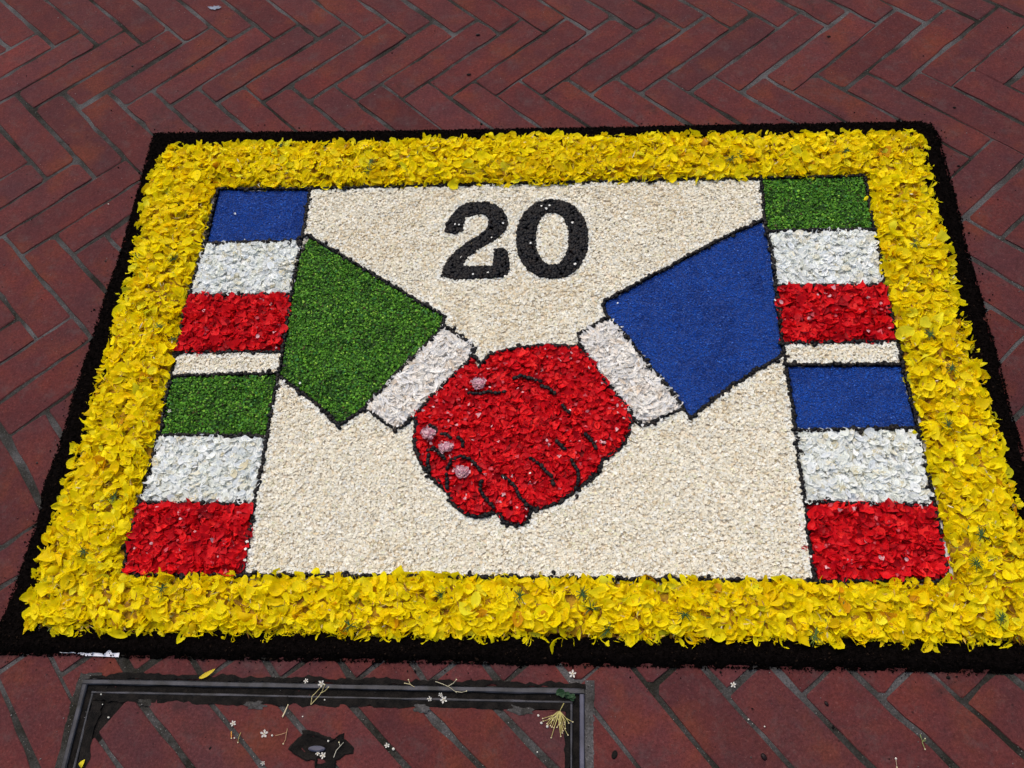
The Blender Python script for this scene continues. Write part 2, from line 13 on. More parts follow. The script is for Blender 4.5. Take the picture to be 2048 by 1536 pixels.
D["LAT"]=[3.898127221341834, 0.07, [4.6975738083908505, -18.087614447355794], [[0.7175187259176972, -0.6965392149458957], [0.6965392149458957, 0.7175187259176972]], [7.919669871505149, 11.136905189831964], [[0.006746444282443509, 0.007237924329503476], [-0.01501101500009049, -0.007271609281875866], [0.007954895005151959, 0.010637215831177544], [-0.006817545627554925, -0.01202134410130779], [-0.0009555371246179981, 0.0048719767181166565], [0.0013516563733493726, 0.000427397071659508], [0.01308652795254991, 0.0006064255740738429], [-0.02237922038825154, 0.002801871713117679], [0.023070985013819892, 0.004870448333079938], [0.0014964619954447682, -0.003844391313258623]], [[0.0, 0.0, -0.0012, 0.0023], [1.0, 1.0, 0.002, -0.003], [2.0, 2.0, 0.0008, -0.0033], [3.0, 3.0, 0.0, -0.0065], [4.0, 4.0, 0.0034, 0.0008], [5.0, 5.0, 0.002, -0.0017], [6.0, 6.0, 0.0032, -0.007], [7.0, 7.0, -0.0035, -0.0059], [8.0, 8.0, 0.0019, -0.0023], [9.0, 9.0, 0.0006, -0.0056], [10.0, 10.0, -0.0005, -0.0001], [11.0, 11.0, -0.0019, -0.0031], [12.0, 12.0, -0.0053, -0.0005], [13.0, 13.0, -0.0009, 0.0004], [14.0, 14.0, -0.0034, -0.0038], [15.0, 15.0, -0.002, -0.0029], [16.0, 16.0, 0.0013, -0.0077], [18.0, 18.0, 0.0021, -0.0047], [19.0, 19.0, 0.0024, -0.0042], [20.0, 20.0, 0.0015, -0.0026], [0.0, 1.0, 0.0007, 0.0089], [1.0, 2.0, 0.0066, 0.0021], [2.0, 3.0, -0.0005, 0.0033], [3.0, 4.0, 0.0038, 0.0016], [4.0, 5.0, -0.0047, 0.0081], [5.0, 6.0, -0.0002, 0.004], [6.0, 7.0, -0.0009, 0.0101], [7.0, 8.0, -0.0042, 0.0012], [8.0, 9.0, -0.002, -0.0022], [9.0, 10.0, 0.0079, 0.0068], [10.0, 11.0, -0.0093, 0.0074], [11.0, 12.0, -0.008, 0.0029], [12.0, 13.0, -0.005, 0.0053], [13.0, 14.0, -0.0036, 0.0009], [14.0, 15.0, -0.0085, 0.0037], [15.0, 16.0, -0.0064, -0.0007], [17.0, 18.0, -0.0025, -0.0005], [18.0, 19.0, 0.0045, 0.0026], [19.0, 20.0, 0.0035, 0.0018], [20.0, 21.0, 0.0102, 0.003], [3.8981, 0.0, 0.0023, -0.0016], [4.8981, 1.0, 0.0015, -0.0046], [5.8981, 2.0, -0.0032, -0.0023], [6.8981, 3.0, -0.0051, -0.0], [7.8981, 4.0, 0.0, -0.0012], [8.8981, 5.0, 0.002, 0.0011], [9.8981, 6.0, 0.0023, -0.0026], [10.8981, 7.0, -0.001, -0.0061], [11.8981, 8.0, 0.0038, -0.0036], [12.8981, 9.0, 0.0024, -0.0022], [13.8981, 10.0, -0.0015, -0.0039], [14.8981, 11.0, 0.0005, -0.0016], [15.8981, 12.0, 0.0038, -0.0038], [16.8981, 13.0, 0.004, -0.0044], [17.8981, 14.0, 0.0032, -0.002], [18.8981, 15.0, -0.0053, -0.0035], [19.8981, 16.0, 0.0, -0.0024], [20.8981, 17.0, -0.0069, -0.0019], [21.8981, 18.0, -0.008, -0.0035], [22.8981, 19.0, -0.0012, 0.0017], [3.8981, 1.0, 0.0033, 0.0009], [4.8981, 2.0, -0.0022, 0.0046], [5.8981, 3.0, 0.002, 0.0032], [6.8981, 4.0, -0.0017, 0.004], [7.8981, 5.0, 0.001, 0.0031], [8.8981, 6.0, 0.0021, 0.0023], [9.8981, 7.0, 0.0022, 0.0049], [10.8981, 8.0, 0.0043, 0.0058], [11.8981, 9.0, 0.0057, 0.0038], [12.8981, 10.0, 0.0066, 0.0018], [13.8981, 11.0, 0.0041, 0.0015], [14.8981, 12.0, 0.0005, 0.0044], [15.8981, 13.0, 0.0044, 0.0036], [16.8981, 14.0, 0.0007, 0.0017], [17.8981, 15.0, -0.0, 0.0008], [18.8981, 16.0, 0.0001, 0.0028], [19.8981, 17.0, -0.0024, 0.0034], [20.8981, 18.0, 0.0008, 0.0048], [21.8981, 19.0, 0.002, 0.0044], [0.0, 3.8981, -0.0085, -0.0058], [0.0, 4.8981, -0.0089, -0.0027], [1.0, 4.8981, -0.0006, -0.0104], [-1.0, 2.8981, -0.0032, -0.0013], [-1.0, 3.8981, -0.0103, -0.0008], [-2.8981, 4.8981, -0.0044, 0.0023], [-2.8981, 5.8981, -0.0023, 0.0039], [-1.8981, 5.8981, -0.0045, -0.0045], [-1.8981, 6.8981, 0.0026, -0.0027], [-0.8981, 6.8981, 0.0004, -0.0062], [-2.8981, 8.7963, -0.0007, -0.001], [-2.8981, 9.7963, -0.0004, 0.0011], [-3.8981, 7.7963, 0.0002, 0.0015], [-3.8981, 8.7963, -0.0003, 0.0054], [-4.7963, 10.7963, 0.0232, -0.0032], [-5.7963, 10.7963, 0.0263, 0.0045], [1.3056, 25.6944, 0.0075, 0.0028], [2.3056, 26.6944, 0.0014, 0.0026], [3.3056, 27.6944, -0.0016, -0.0016], [4.3056, 28.6944, -0.0074, 0.002], [5.3056, 29.6944, -0.0053, -0.0037], [-6.6944, 17.6944, -0.0238, 0.0003], [-5.6944, 18.6944, -0.0146, -0.0008], [-4.6944, 19.6944, -0.0067, -0.0014], [-3.6944, 20.6944, -0.0004, -0.0016], [-2.6944, 21.6944, 0.0045, -0.0014], [-1.6944, 22.6944, 0.0078, -0.0009], [-0.6944, 23.6944, 0.0094, 0.0001], [0.3056, 24.6944, 0.0094, 0.0013]]]
cd = bpy.data.cameras.new('camera'); cam = bpy.data.objects.new('camera', cd); COL.objects.link(cam)
(_cx, _cy, _cz), (_rt, _up, _bk), _lens = D['CAM']
M = Matrix.Identity(4)
for i in range(3):
    M[i][0], M[i][1], M[i][2] = _rt[i], _up[i], _bk[i]
M[0][3], M[1][3], M[2][3] = _cx, _cy, _cz
cam.matrix_world = M
cd.sensor_fit = 'HORIZONTAL'; cd.sensor_width = 36.0; cd.lens = _lens
cd.clip_start = 0.02; cd.clip_end = 500
SC.camera = cam
CAMPOS = np.array([_cx, _cy, _cz])

SUN_EL, SUN_AZ = math.radians(62), math.radians(-25)      # azimuth from +y (away from the camera) towards +x
world = bpy.data.worlds.new('World'); SC.world = world; world.use_nodes = True
wn = world.node_tree.nodes; wl = world.node_tree.links
sky = wn.new('ShaderNodeTexSky'); sky.sky_type = 'NISHITA'; sky.sun_disc = False
sky.sun_elevation = SUN_EL; sky.sun_rotation = SUN_AZ
sky.air_density = 1.0; sky.dust_density = 4.0; sky.ozone_density = 0.6
bg = wn['Background']; bg.inputs['Strength'].default_value = 0.108
wl.new(sky.outputs[0], bg.inputs['Color'])
sd = bpy.data.lights.new('sun', 'SUN'); sd.energy = 1.0; sd.angle = math.radians(50); sd.color = (1.0, 0.93, 0.82)
sun = bpy.data.objects.new('sun', sd); COL.objects.link(sun)
sdir = Vector((math.sin(SUN_AZ)*math.cos(SUN_EL), math.cos(SUN_AZ)*math.cos(SUN_EL), math.sin(SUN_EL)))
sun.rotation_euler = sdir.to_track_quat('Z', 'Y').to_euler()
sun.location = (0, 0, 5)
SC.view_settings.view_transform = 'Standard'; SC.view_settings.look = 'None'
SC.view_settings.exposure = EXPO; SC.view_settings.gamma = 1.0
SC.view_settings.use_curve_mapping = False

rng = np.random.default_rng(20)
random.seed(20)

# ------------------------------------------------------------------ helpers
def tag(o, label=None, cat=None, group=None, kind=None):
    if label: o['label'] = label
    if cat: o['category'] = cat
    if group: o['group'] = group
    if kind: o['kind'] = kind
    return o

def link(name, me, parent=None, mat=None, loc=None):
    o = bpy.data.objects.new(name, me); COL.objects.link(o)
    if mat is not None and me is not None and not me.materials: me.materials.append(mat)
    if parent is not None: o.parent = parent
    if loc is not None: o.location = loc
    return o

def tri_mesh(name, V, F, colr=None, smooth=True):
    """mesh from numpy arrays; F is (m,3) or (m,4); colr is one colour per vertex"""
    V = np.asarray(V, np.float32); F = np.asarray(F, np.int32); k = F.shape[1]
    me = bpy.data.meshes.new(name)
    me.vertices.add(len(V)); me.vertices.foreach_set('co', V.ravel())
    me.loops.add(F.size); me.loops.foreach_set('vertex_index', F.ravel())
    me.polygons.add(len(F))
    me.polygons.foreach_set('loop_start', np.arange(0, F.size, k, dtype=np.int32))
    me.polygons.foreach_set('loop_total', np.full(len(F), k, np.int32))
    me.polygons.foreach_set('use_smooth', np.full(len(F), smooth, bool))
    if colr is not None:
        a = me.attributes.new('Col', 'FLOAT_COLOR', 'POINT')
        c = np.ones((len(V), 4), np.float32); c[:, :3] = colr
        a.data.foreach_set('color', c.ravel())
    me.update(calc_edges=True); me.validate()
    return me

def inpoly(P, poly):
    P = np.asarray(P); poly = np.asarray(poly); x, y = P[:, 0], P[:, 1]
    r = np.zeros(len(P), bool); j = len(poly) - 1
    for i in range(len(poly)):
        xi, yi = poly[i]; xj, yj = poly[j]
        c = ((yi > y) != (yj > y))
        if yi != yj:
            r ^= c & (x < (xj - xi) * (y - yi) / (yj - yi) + xi)
        j = i
    return r

def edist(P, poly, closed=True):
    P = np.asarray(P); poly = np.asarray(poly); d = np.full(len(P), 9.)
    m = len(poly) if closed else len(poly) - 1
    for i in range(m):
        a = poly[i]; b = poly[(i + 1) % len(poly)]; ab = b - a
        t = np.clip(((P - a) @ ab) / (ab @ ab + 1e-12), 0, 1)
        d = np.minimum(d, np.hypot(*(P - a - t[:, None] * ab).T))
    return d

def area(p):
    p = np.asarray(p); q = np.roll(p, -1, 0)
    return abs(np.sum(p[:, 0] * q[:, 1] - p[:, 1] * q[:, 0])) / 2

class Region:
    """polygon, minus holes"""
    def __init__(s, poly, holes=()):
        s.p = np.array(poly); s.h = [np.array(h) for h in holes]
        s.lo, s.hi = s.p.min(0), s.p.max(0); s.area = area(s.p) - sum(area(h) for h in s.h)
    def inside(s, P):
        r = inpoly(P, s.p)
        for h in s.h: r &= ~inpoly(P, h)
        return r
    def dist(s, P):
        d = edist(P, s.p)
        for h in s.h: d = np.minimum(d, edist(P, h))
        return d
    def sample(s, n, margin=0.):
        out = []; got = 0
        while got < n:
            P = s.lo + rng.random((int(n * 2) + 64, 2)) * (s.hi - s.lo)
            P = P[s.inside(P)]
            if margin: P = P[s.dist(P) > margin]
            out.append(P); got += len(P)
        return np.concatenate(out)[:n]

def rots(yaw, tx, ty):
    """Rz(yaw) Rx(tx) Ry(ty), one 3x3 matrix per entry"""
    cz, sz, cx, sx, cy, sy = np.cos(yaw), np.sin(yaw), np.cos(tx), np.sin(tx), np.cos(ty), np.sin(ty)
    z = np.zeros_like(cz); o = np.ones_like(cz)
    Rz = np.array([[cz, -sz, z], [sz, cz, z], [z, z, o]]).transpose(2, 0, 1)
    Rx = np.array([[o, z, z], [z, cx, -sx], [z, sx, cx]]).transpose(2, 0, 1)
    Ry = np.array([[cy, z, sy], [z, o, z], [-sy, z, cy]]).transpose(2, 0, 1)
    return Rz @ Rx @ Ry

def vnoise(P, scale, seed=0):
    """smooth value noise in [-1,1] for height fields"""
    r = np.random.default_rng(seed); T = r.random((256, 256)) * 2 - 1
    q = np.asarray(P) / scale + 77.7; i = np.floor(q).astype(int); f = q - i; f = f * f * (3 - 2 * f)
    g = lambda a, b: T[(i[:, 0] + a) % 256, (i[:, 1] + b) % 256]
    return (g(0, 0) * (1 - f[:, 0]) + g(1, 0) * f[:, 0]) * (1 - f[:, 1]) + (g(0, 1) * (1 - f[:, 0]) + g(1, 1) * f[:, 0]) * f[:, 1]

def scatter(name, temps, tints, P, Z, Rm, S, ti, ci, parent, mat, jit=.08, smooth=True,
            singles=0, single_name='petal', stuff_name=None):
    """temps: list of (V,F). Places one copy per point. The `singles` pieces that show largest
    (top of the pile, nearest the camera) become objects that share mesh data, the rest one mesh."""
    n = len(P); pos = np.c_[P, Z]
    keep = np.ones(n, bool)
    if singles:
        d = np.linalg.norm(pos - CAMPOS, axis=1)
        top = TOP(pos)
        sc = np.where(top, d, d + 9); idx = np.argsort(sc)[:singles]
        cache = {}
        for i in idx:
            key = (int(ti[i]), int(ci[i]))
            if key not in cache:
                V, F = temps[key[0]]
                me = tri_mesh(single_name, V, F, np.tile(tints[key[1]], (len(V), 1)), smooth)
                me.materials.append(mat); cache[key] = me
            o = bpy.data.objects.new(single_name, cache[key]); COL.objects.link(o); o.parent = parent
            m4 = np.eye(4); m4[:3, :3] = Rm[i] * S[i]; m4[:3, 3] = pos[i]
            o.matrix_basis = Matrix(m4.tolist())
            keep[i] = False
    VV, FF, CC, off = [], [], [], 0
    for t, (V, F) in enumerate(temps):
        s = np.where(keep & (ti == t))[0]
        if not len(s): continue
        W = np.einsum('nij,vj->nvi', Rm[s] * S[s][:, None, None], V) + pos[s][:, None, :]
        c = tints[ci[s]] * (1 + rng.normal(0, jit, (len(s), 1)))
        CC.append(np.repeat(np.clip(c, 0, 1), len(V), 0))
        VV.append(W.reshape(-1, 3))
        FF.append((F[None] + (np.arange(len(s)) * len(V))[:, None, None] + off).reshape(-1, F.shape[1]))
        off += len(s) * len(V)
    me = tri_mesh(stuff_name or name, np.concatenate(VV), np.concatenate(FF), np.concatenate(CC), smooth)
    me.materials.append(mat)
    o = link(stuff_name or name, me, parent); o['kind'] = 'stuff'
    return o

def TOP(pos, cell=.011):
    """True where a piece is the highest one in its little cell"""
    k = np.floor(pos[:, :2] / cell).astype(np.int64); key = k[:, 0] * 100003 + k[:, 1]
    o = np.lexsort((pos[:, 2], key)); last = np.r_[key[o][1:] != key[o][:-1], True]
    r = np.zeros(len(pos), bool); r[o[last]] = True
    return r

def field(name, region, cell, hfun, parent, mat, z0=.003, colr=None, rag=0.):
    """a low bed of loose material filling a region, edge brought down to z0"""
    nx = int((region.hi[0] - region.lo[0]) / cell) + 3; ny = int((region.hi[1] - region.lo[1]) / cell) + 3
    gx, gy = np.meshgrid(np.arange(nx), np.arange(ny), indexing='ij')
    V2 = np.c_[gx.ravel(), gy.ravel()] * cell + region.lo - cell
    C = V2 + cell / 2
    if rag: C = C + rag * np.c_[vnoise(C, cell * 2.3, 5), vnoise(C, cell * 2.3, 6)]
    ins = region.inside(C).reshape(nx, ny); ins[-1] = False; ins[:, -1] = False
    ii, jj = np.where(ins)
    id_ = lambda a, b: a * ny + b
    F = np.c_[id_(ii, jj), id_(ii + 1, jj), id_(ii + 1, jj + 1), id_(ii, jj + 1)]
    cnt = np.zeros(nx * ny, int); np.add.at(cnt, F.ravel(), 1)
    used = cnt > 0; remap = np.cumsum(used) - 1
    P = V2[used] + (rng.random((used.sum(), 2)) - .5) * cell * .5
    Z = hfun(P); Z = np.where(cnt[used] < 4, z0, Z)
    me = tri_mesh(name, np.c_[P, Z], remap[F], None, True)
    me.materials.append(mat)
    return link(name, me, parent)

# ------------------------------------------------------------------ materials
def mat_base(name):
    m = bpy.data.materials.new(name); m.use_nodes = True
    nt = m.node_tree; return m, nt, nt.nodes, nt.links, nt.nodes['Principled BSDF']

def noise(N, Lk, scale, detail=4., vec=None, rough=.6):
    t = N.new('ShaderNodeTexNoise'); t.inputs['Scale'].default_value = scale
    t.inputs['Detail'].default_value = detail; t.inputs['Roughness'].default_value = rough
    if vec is not None: Lk.new(vec, t.inputs['Vector'])
    return t.outputs['Fac']

def ramp(N, Lk, fac, stops):
    r = N.new('ShaderNodeValToRGB'); Lk.new(fac, r.inputs['Fac'])
    while len(r.color_ramp.elements) < len(stops): r.color_ramp.elements.new(.5)
    for e, (p, c) in zip(r.color_ramp.elements, stops):
        e.position = p; e.color = (*c, 1) if len(c) == 3 else c
    return r.outputs['Color']

def mix(N, Lk, fac, a, b, mode='MIX'):
    x = N.new('ShaderNodeMix'); x.data_type = 'RGBA'; x.blend_type = mode
    for k, v in ((0, fac), (6, a), (7, b)):
        if isinstance(v, (int, float)): x.inputs[k].default_value = v
        elif isinstance(v, tuple): x.inputs[k].default_value = (*v, 1)
        else: Lk.new(v, x.inputs[k])
    return x.outputs[2]

def bump(N, Lk, h, strength, dist, P):
    b = N.new('ShaderNodeBump'); b.inputs['Strength'].default_value = strength
    b.inputs['Distance'].default_value = dist; Lk.new(h, b.inputs['Height']); Lk.new(b.outputs[0], P.inputs['Normal'])

def petal_mat(name, rough=.55, trans=.25, mott=.12, spec=.35, scale=220.):
    m, nt, N, Lk, P = mat_base(name)
    a = N.new('ShaderNodeAttribute'); a.attribute_name = 'Col'
    tc = N.new('ShaderNodeNewGeometry')
    f = noise(N, Lk, scale, 3., tc.outputs['Position'])
    c = mix(N, Lk, 1.0, a.outputs['Color'], ramp(N, Lk, f, [(.3, (1 - mott,) * 3), (.7, (1 + 0,) * 3)]), 'MULTIPLY')
    Lk.new(c, P.inputs['Base Color']); P.inputs['Roughness'].default_value = rough
    P.inputs['Specular IOR Level'].default_value = spec
    bump(N, Lk, noise(N, Lk, scale * 3, 2., tc.outputs['Position']), .15, .0006, P)
    if trans:
        t = N.new('ShaderNodeBsdfTranslucent'); Lk.new(c, t.inputs['Color'])
        s = N.new('ShaderNodeMixShader'); s.inputs[0].default_value = trans
        Lk.new(P.outputs[0], s.inputs[1]); Lk.new(t.outputs[0], s.inputs[2])
        Lk.new(s.outputs[0], N['Material Output'].inputs['Surface'])
    return m

def plain_mat(name, c1, c2, scale=80., rough=.8, metal=0., bumps=.4, bdist=.002, spec=.3, lo=.35, hi=.65):
    m, nt, N, Lk, P = mat_base(name)
    g = N.new('ShaderNodeNewGeometry'); f = noise(N, Lk, scale, 5., g.outputs['Position'])
    Lk.new(ramp(N, Lk, f, [(lo, c1), (hi, c2)]), P.inputs['Base Color'])
    P.inputs['Roughness'].default_value = rough; P.inputs['Metallic'].default_value = metal
    P.inputs['Specular IOR Level'].default_value = spec
    bump(N, Lk, noise(N, Lk, scale * 2.5, 4., g.outputs['Position']), bumps, bdist, P)
    return m

def brick_mat():
    m, nt, N, Lk, P = mat_base('brick_clay')
    g = N.new('ShaderNodeNewGeometry'); pos = g.outputs['Position']
    a = N.new('ShaderNodeAttribute'); a.attribute_name = 'Col'
    oi = N.new('ShaderNodeObjectInfo')
    blot = noise(N, Lk, 14., 5., pos, .65)
    c = ramp(N, Lk, blot, [(.28, (.053, .0165, .0180)), (.48, (.067, .0178, .0178)), (.66, (.083, .0195, .0162)), (.82, (.100, .0235, .0165))])
    c = mix(N, Lk, .9, c, a.outputs['Color'], 'MULTIPLY')
    grime = noise(N, Lk, 3.2, 6., pos, .7)
    c = mix(N, Lk, ramp(N, Lk, grime, [(.42, (0, 0, 0)), (.72, (.55,) * 3)]), c, (.040, .0185, .020))
    sp = noise(N, Lk, 420., 2., pos, .5)
    c = mix(N, Lk, ramp(N, Lk, sp, [(.60, (0, 0, 0)), (.72, (.5,) * 3)]), c, (.032, .010, .009))
    sp2 = noise(N, Lk, 300., 2., pos, .5)
    c = mix(N, Lk, ramp(N, Lk, sp2, [(.62, (0, 0, 0)), (.76, (.30,) * 3)]), c, (.16, .07, .062))
    og = noise(N, Lk, 9., 4., pos, .6)                         # orange, less fired patches
    c = mix(N, Lk, ramp(N, Lk, og, [(.52, (0, 0, 0)), (.68, (.55,) * 3)]), c, (.105, .027, .013))
    gr = noise(N, Lk, 260., 6., pos, .8)                       # open, sandy grain of the clay
    c = mix(N, Lk, 1., c, ramp(N, Lk, gr, [(.32, (.62,) * 3), (.50, (1.,) * 3), (.70, (1.45,) * 3)]), 'MULTIPLY')
    dust = noise(N, Lk, 26., 8., pos, .8)
    c = mix(N, Lk, ramp(N, Lk, dust, [(.52, (0, 0, 0)), (.70, (.40,) * 3)]), c, (.070, .052, .050))
    st = noise(N, Lk, 5.5, 8., pos, .75)                       # blackish blotches and streaks of wear
    c = mix(N, Lk, ramp(N, Lk, st, [(.60, (0, 0, 0)), (.66, (.45,) * 3), (.9, (.7,) * 3)]), c, (.022, .013, .013))
    vo = N.new('ShaderNodeTexVoronoi'); vo.inputs['Scale'].default_value = 32.; Lk.new(pos, vo.inputs['Vector'])
    c = mix(N, Lk, ramp(N, Lk, vo.outputs['Distance'], [(.03, (.75,) * 3), (.075, (0, 0, 0))]), c, (.016, .007, .007))
    Lk.new(c, P.inputs['Base Color']); P.inputs['Roughness'].default_value = .82
    P.inputs['Specular IOR Level'].default_value = .06
    h = mix(N, Lk, .5, noise(N, Lk, 600., 3., pos), noise(N, Lk, 45., 4., pos))
    bump(N, Lk, h, .55, .0012, P)
    return m

def mortar_mat():
    m, nt, N, Lk, P = mat_base('joint_mortar')
    g = N.new('ShaderNodeNewGeometry'); pos = g.outputs['Position']
    big = noise(N, Lk, 7., 6., pos, .65)
    c = ramp(N, Lk, big, [(.38, (.013, .012, .009)), (.48, (.030, .028, .025)), (.57, (.056, .053, .052)), (.74, (.098, .094, .094))])
    gr = noise(N, Lk, 350., 3., pos, .6)
    c = mix(N, Lk, 1., c, ramp(N, Lk, gr, [(.3, (.55,) * 3), (.7, (1.35,) * 3)]), 'MULTIPLY')
    wsp = noise(N, Lk, 520., 1., pos, .5)
    c = mix(N, Lk, ramp(N, Lk, wsp, [(.72, (0, 0, 0)), (.78, (.8,) * 3)]), c, (.36, .36, .34))
    Lk.new(c, P.inputs['Base Color']); P.inputs['Roughness'].default_value = .92
    P.inputs['Specular IOR Level'].default_value = .08
    h = mix(N, Lk, .5, noise(N, Lk, 320., 4., pos), noise(N, Lk, 60., 4., pos))
    bump(N, Lk, h, .9, .003, P)
    return m

MB, MM = brick_mat(), mortar_mat()
M_SOIL_AND_SHADE = plain_mat('black_grounds_and_gap_shade', (.0016, .0012, .0011), (.0042, .0032, .003), 160., .95, 0, .8, .003, .0)
M_DIRT = plain_mat('joint_dirt', (.0022, .0019, .0016), (.009, .0072, .006), 70., .95, 0, .8, .003, .12)
M_STEEL = plain_mat("worn_steel", (.004, .004, .005), (.027, .027, .035), 38., .55, .25, .4, .0008, .4, .40, .62)
M_STEEL2 = plain_mat('bluish_steel', (.016, .017, .030), (.044, .045, .074), 30., .5, .25, .3, .0008, .4, .3, .7)
M_PAPER = plain_mat('white_paper', (.48, .49, .54), (.60, .60, .65), 30., .8, 0, .2, .001)
M_YEL = petal_mat('yellow_petal', .55, .48, .06, .10)
M_WHT = petal_mat('white_petal', .6, .46, .03, .12)
M_RED = petal_mat('red_petal', .5, .30, .15, .10)
M_PNK = petal_mat('pink_petal', .6, .12, .15, .1)
M_CRM = petal_mat('elder_blossom', .8, .30, .05, .05)
M_GRN = petal_mat('chopped_leaf', .55, .15, .25, .16)
M_BLU = petal_mat('blue_grain', .5, 0., .15, .12)
M_BEAN = petal_mat('coffee_bean', .45, 0., .3, .12)
M_TWIG = petal_mat('plant_bits', .6, .1, .2, .3)
M_BYEL = plain_mat('yellow_underlayer', (.10, .04, .003), (.40, .23, .004), 90., .9)
M_BWHT = plain_mat('white_underlayer', (.56, .55, .51), (.72, .71, .69), 120., .9)
M_BRED = plain_mat('red_underlayer', (.10, .002, .003), (.32, .005, .008), 120., .8)
M_BCRM = plain_mat('cream_underlayer', (.52, .43, .30), (.74, .66, .54), 200., .9)
M_BGRN = plain_mat('green_underlayer', (.008, .026, .003), (.03, .085, .008), 200., .9)
M_BBLU = plain_mat('blue_underlayer', (.004, .018, .10), (.008, .040, .20), 400., .8)
M_MARK = plain_mat('pale_smear', (.10, .11, .14), (.20, .22, .27), 60., .9)

# ------------------------------------------------------------------ paving
n_, S_, O_, R_, C0_, CO_, RES_ = D['LAT']
O_, R_, C0_, CO_, RES_ = map(np.array, (O_, R_, C0_, CO_, RES_))
def lat2w(uv):
    """herringbone lattice -> world metres, with the drift of the real, hand-laid courses"""
    uv = np.atleast_2d(np.asarray(uv, float))
    X = np.c_[uv[:, 0], -uv[:, 1]]; w = (X - O_) @ R_.T * S_
    s = np.clip((uv - C0_) / 10., -1.9, 1.9); a, b = s.T
    w = w + np.c_[np.ones(len(a)), a, b, a*a, a*b, b*b, a**3, a*a*b, a*b*b, b**3] @ CO_
    d2 = ((uv[:, None, :] - RES_[None, :, :2]) ** 2).sum(2); k = np.exp(-d2 / (2 * 1.1 ** 2))
    return w + (k @ RES_[:, 2:]) / (k.sum(1) + .35)[:, None]

def clip(poly, nrm, c):
    """keep the part of a convex polygon with p.nrm <= c"""
    out = []; m = len(poly)
    for i in range(m):
        a, b = poly[i], poly[(i + 1) % m]; da, db = a @ nrm - c, b @ nrm - c
        if da <= 0: out.append(a)
        if (da < 0 < db) or (db < 0 < da): out.append(a + (b - a) * da / (da - db))
    return out

def subtract(poly, conv):
    """convex polygon minus a convex counter-clockwise polygon -> convex pieces"""
    rest = poly; out = []
    for i in range(len(conv)):
        a, b = conv[i], conv[(i + 1) % len(conv)]; e = b - a
        nrm = np.array([e[1], -e[0]]); nrm = nrm / np.linalg.norm(nrm); c = a @ nrm
        o = clip(rest, -nrm, -c)
        if len(o) > 2 and area(o) > 2e-5: out.append(o)
        rest = clip(rest, nrm, c)
        if len(rest) < 3: return out
    return out

def brick_geo(poly, z, tilt, chamfer=True, step=.03, c0=None):
    """slab with worn, slightly uneven arrises; returns V, faces"""
    P = np.array(poly)
    if np.sum(P[:, 0] * np.roll(P[:, 1], -1) - P[:, 1] * np.roll(P[:, 0], -1)) < 0: P = P[::-1]
    pts = []
    for i in range(len(P)):
        a, b = P[i], P[(i + 1) % len(P)]; L = np.linalg.norm(b - a); k = max(1, int(L / step))
        d = (b - a) / (L + 1e-9); nr = np.array([d[1], -d[0]])
        for j in range(k):
            q = a + (b - a) * j / k
            if j and chamfer: q = q + nr * (rng.normal(0, .0010) - (.003 * rng.random() if rng.random() < .05 else 0)) 
            elif chamfer:                               # knocked-off corner
                prv = P[i - 1]; q1 = (prv - a) / (np.linalg.norm(prv - a) + 1e-9); r = rng.uniform(.001, .0035) if rng.random() < .8 else rng.uniform(.004, .009)
                pts.append(a + q1 * r); q = a + d * r
            pts.append(q)
    pts = np.array(pts); c = pts.mean(0); m = len(pts)
    inn = pts + (c - pts) / (np.linalg.norm(c - pts, axis=1)[:, None] + 1e-9) * (.0024 if chamfer else .0)
    zz = lambda q: z + (q - (c if c0 is None else c0)) @ tilt
    if chamfer:
        V = np.r_[np.c_[inn, zz(inn)], np.c_[pts, zz(pts) - .0011], np.c_[pts, np.full(m, -.004)]]
        F = [tuple(range(m))]
        for r0 in (0, m):
            F += [(r0 + i, r0 + m + i, r0 + m + (i + 1) % m, r0 + (i + 1) % m) for i in range(m)]
    else:
        V = np.r_[np.c_[pts, zz(pts)], np.c_[pts, np.full(m, -.004)]]
        F = [tuple(range(m))] + [(i, m + i, m + (i + 1) % m, (i + 1) % m) for i in range(m)]
    return V, F

def brick_mesh(pieces, z, tilt, tint, whole):
    V, F = [], []
    for p in pieces:
        v, f = brick_geo(p, z, tilt, whole, .03, np.mean(pieces[0], 0))
        F += [tuple(i + len(V) for i in q) for q in f]; V += [tuple(x) for x in v]
    me = bpy.data.meshes.new('brick'); me.from_pydata(V, [], F)
    a = me.attributes.new('Col', 'FLOAT_COLOR', 'POINT')
    a.data.foreach_set('color', np.tile(np.r_[tint, 1.].astype(np.float32), len(V)))
    me.materials.append(MB); me.update(); return me

pv = 30.
me = tri_mesh('pavement', [(-pv, -pv, 0), (pv, -pv, 0), (pv, pv, 0), (-pv, pv, 0)], [(0, 1, 2, 3)])
pavement = link('pavement', me, None, MM); tag(pavement, kind='structure',
    label='red herringbone brick paving with grey mortar joints around the flower carpet')

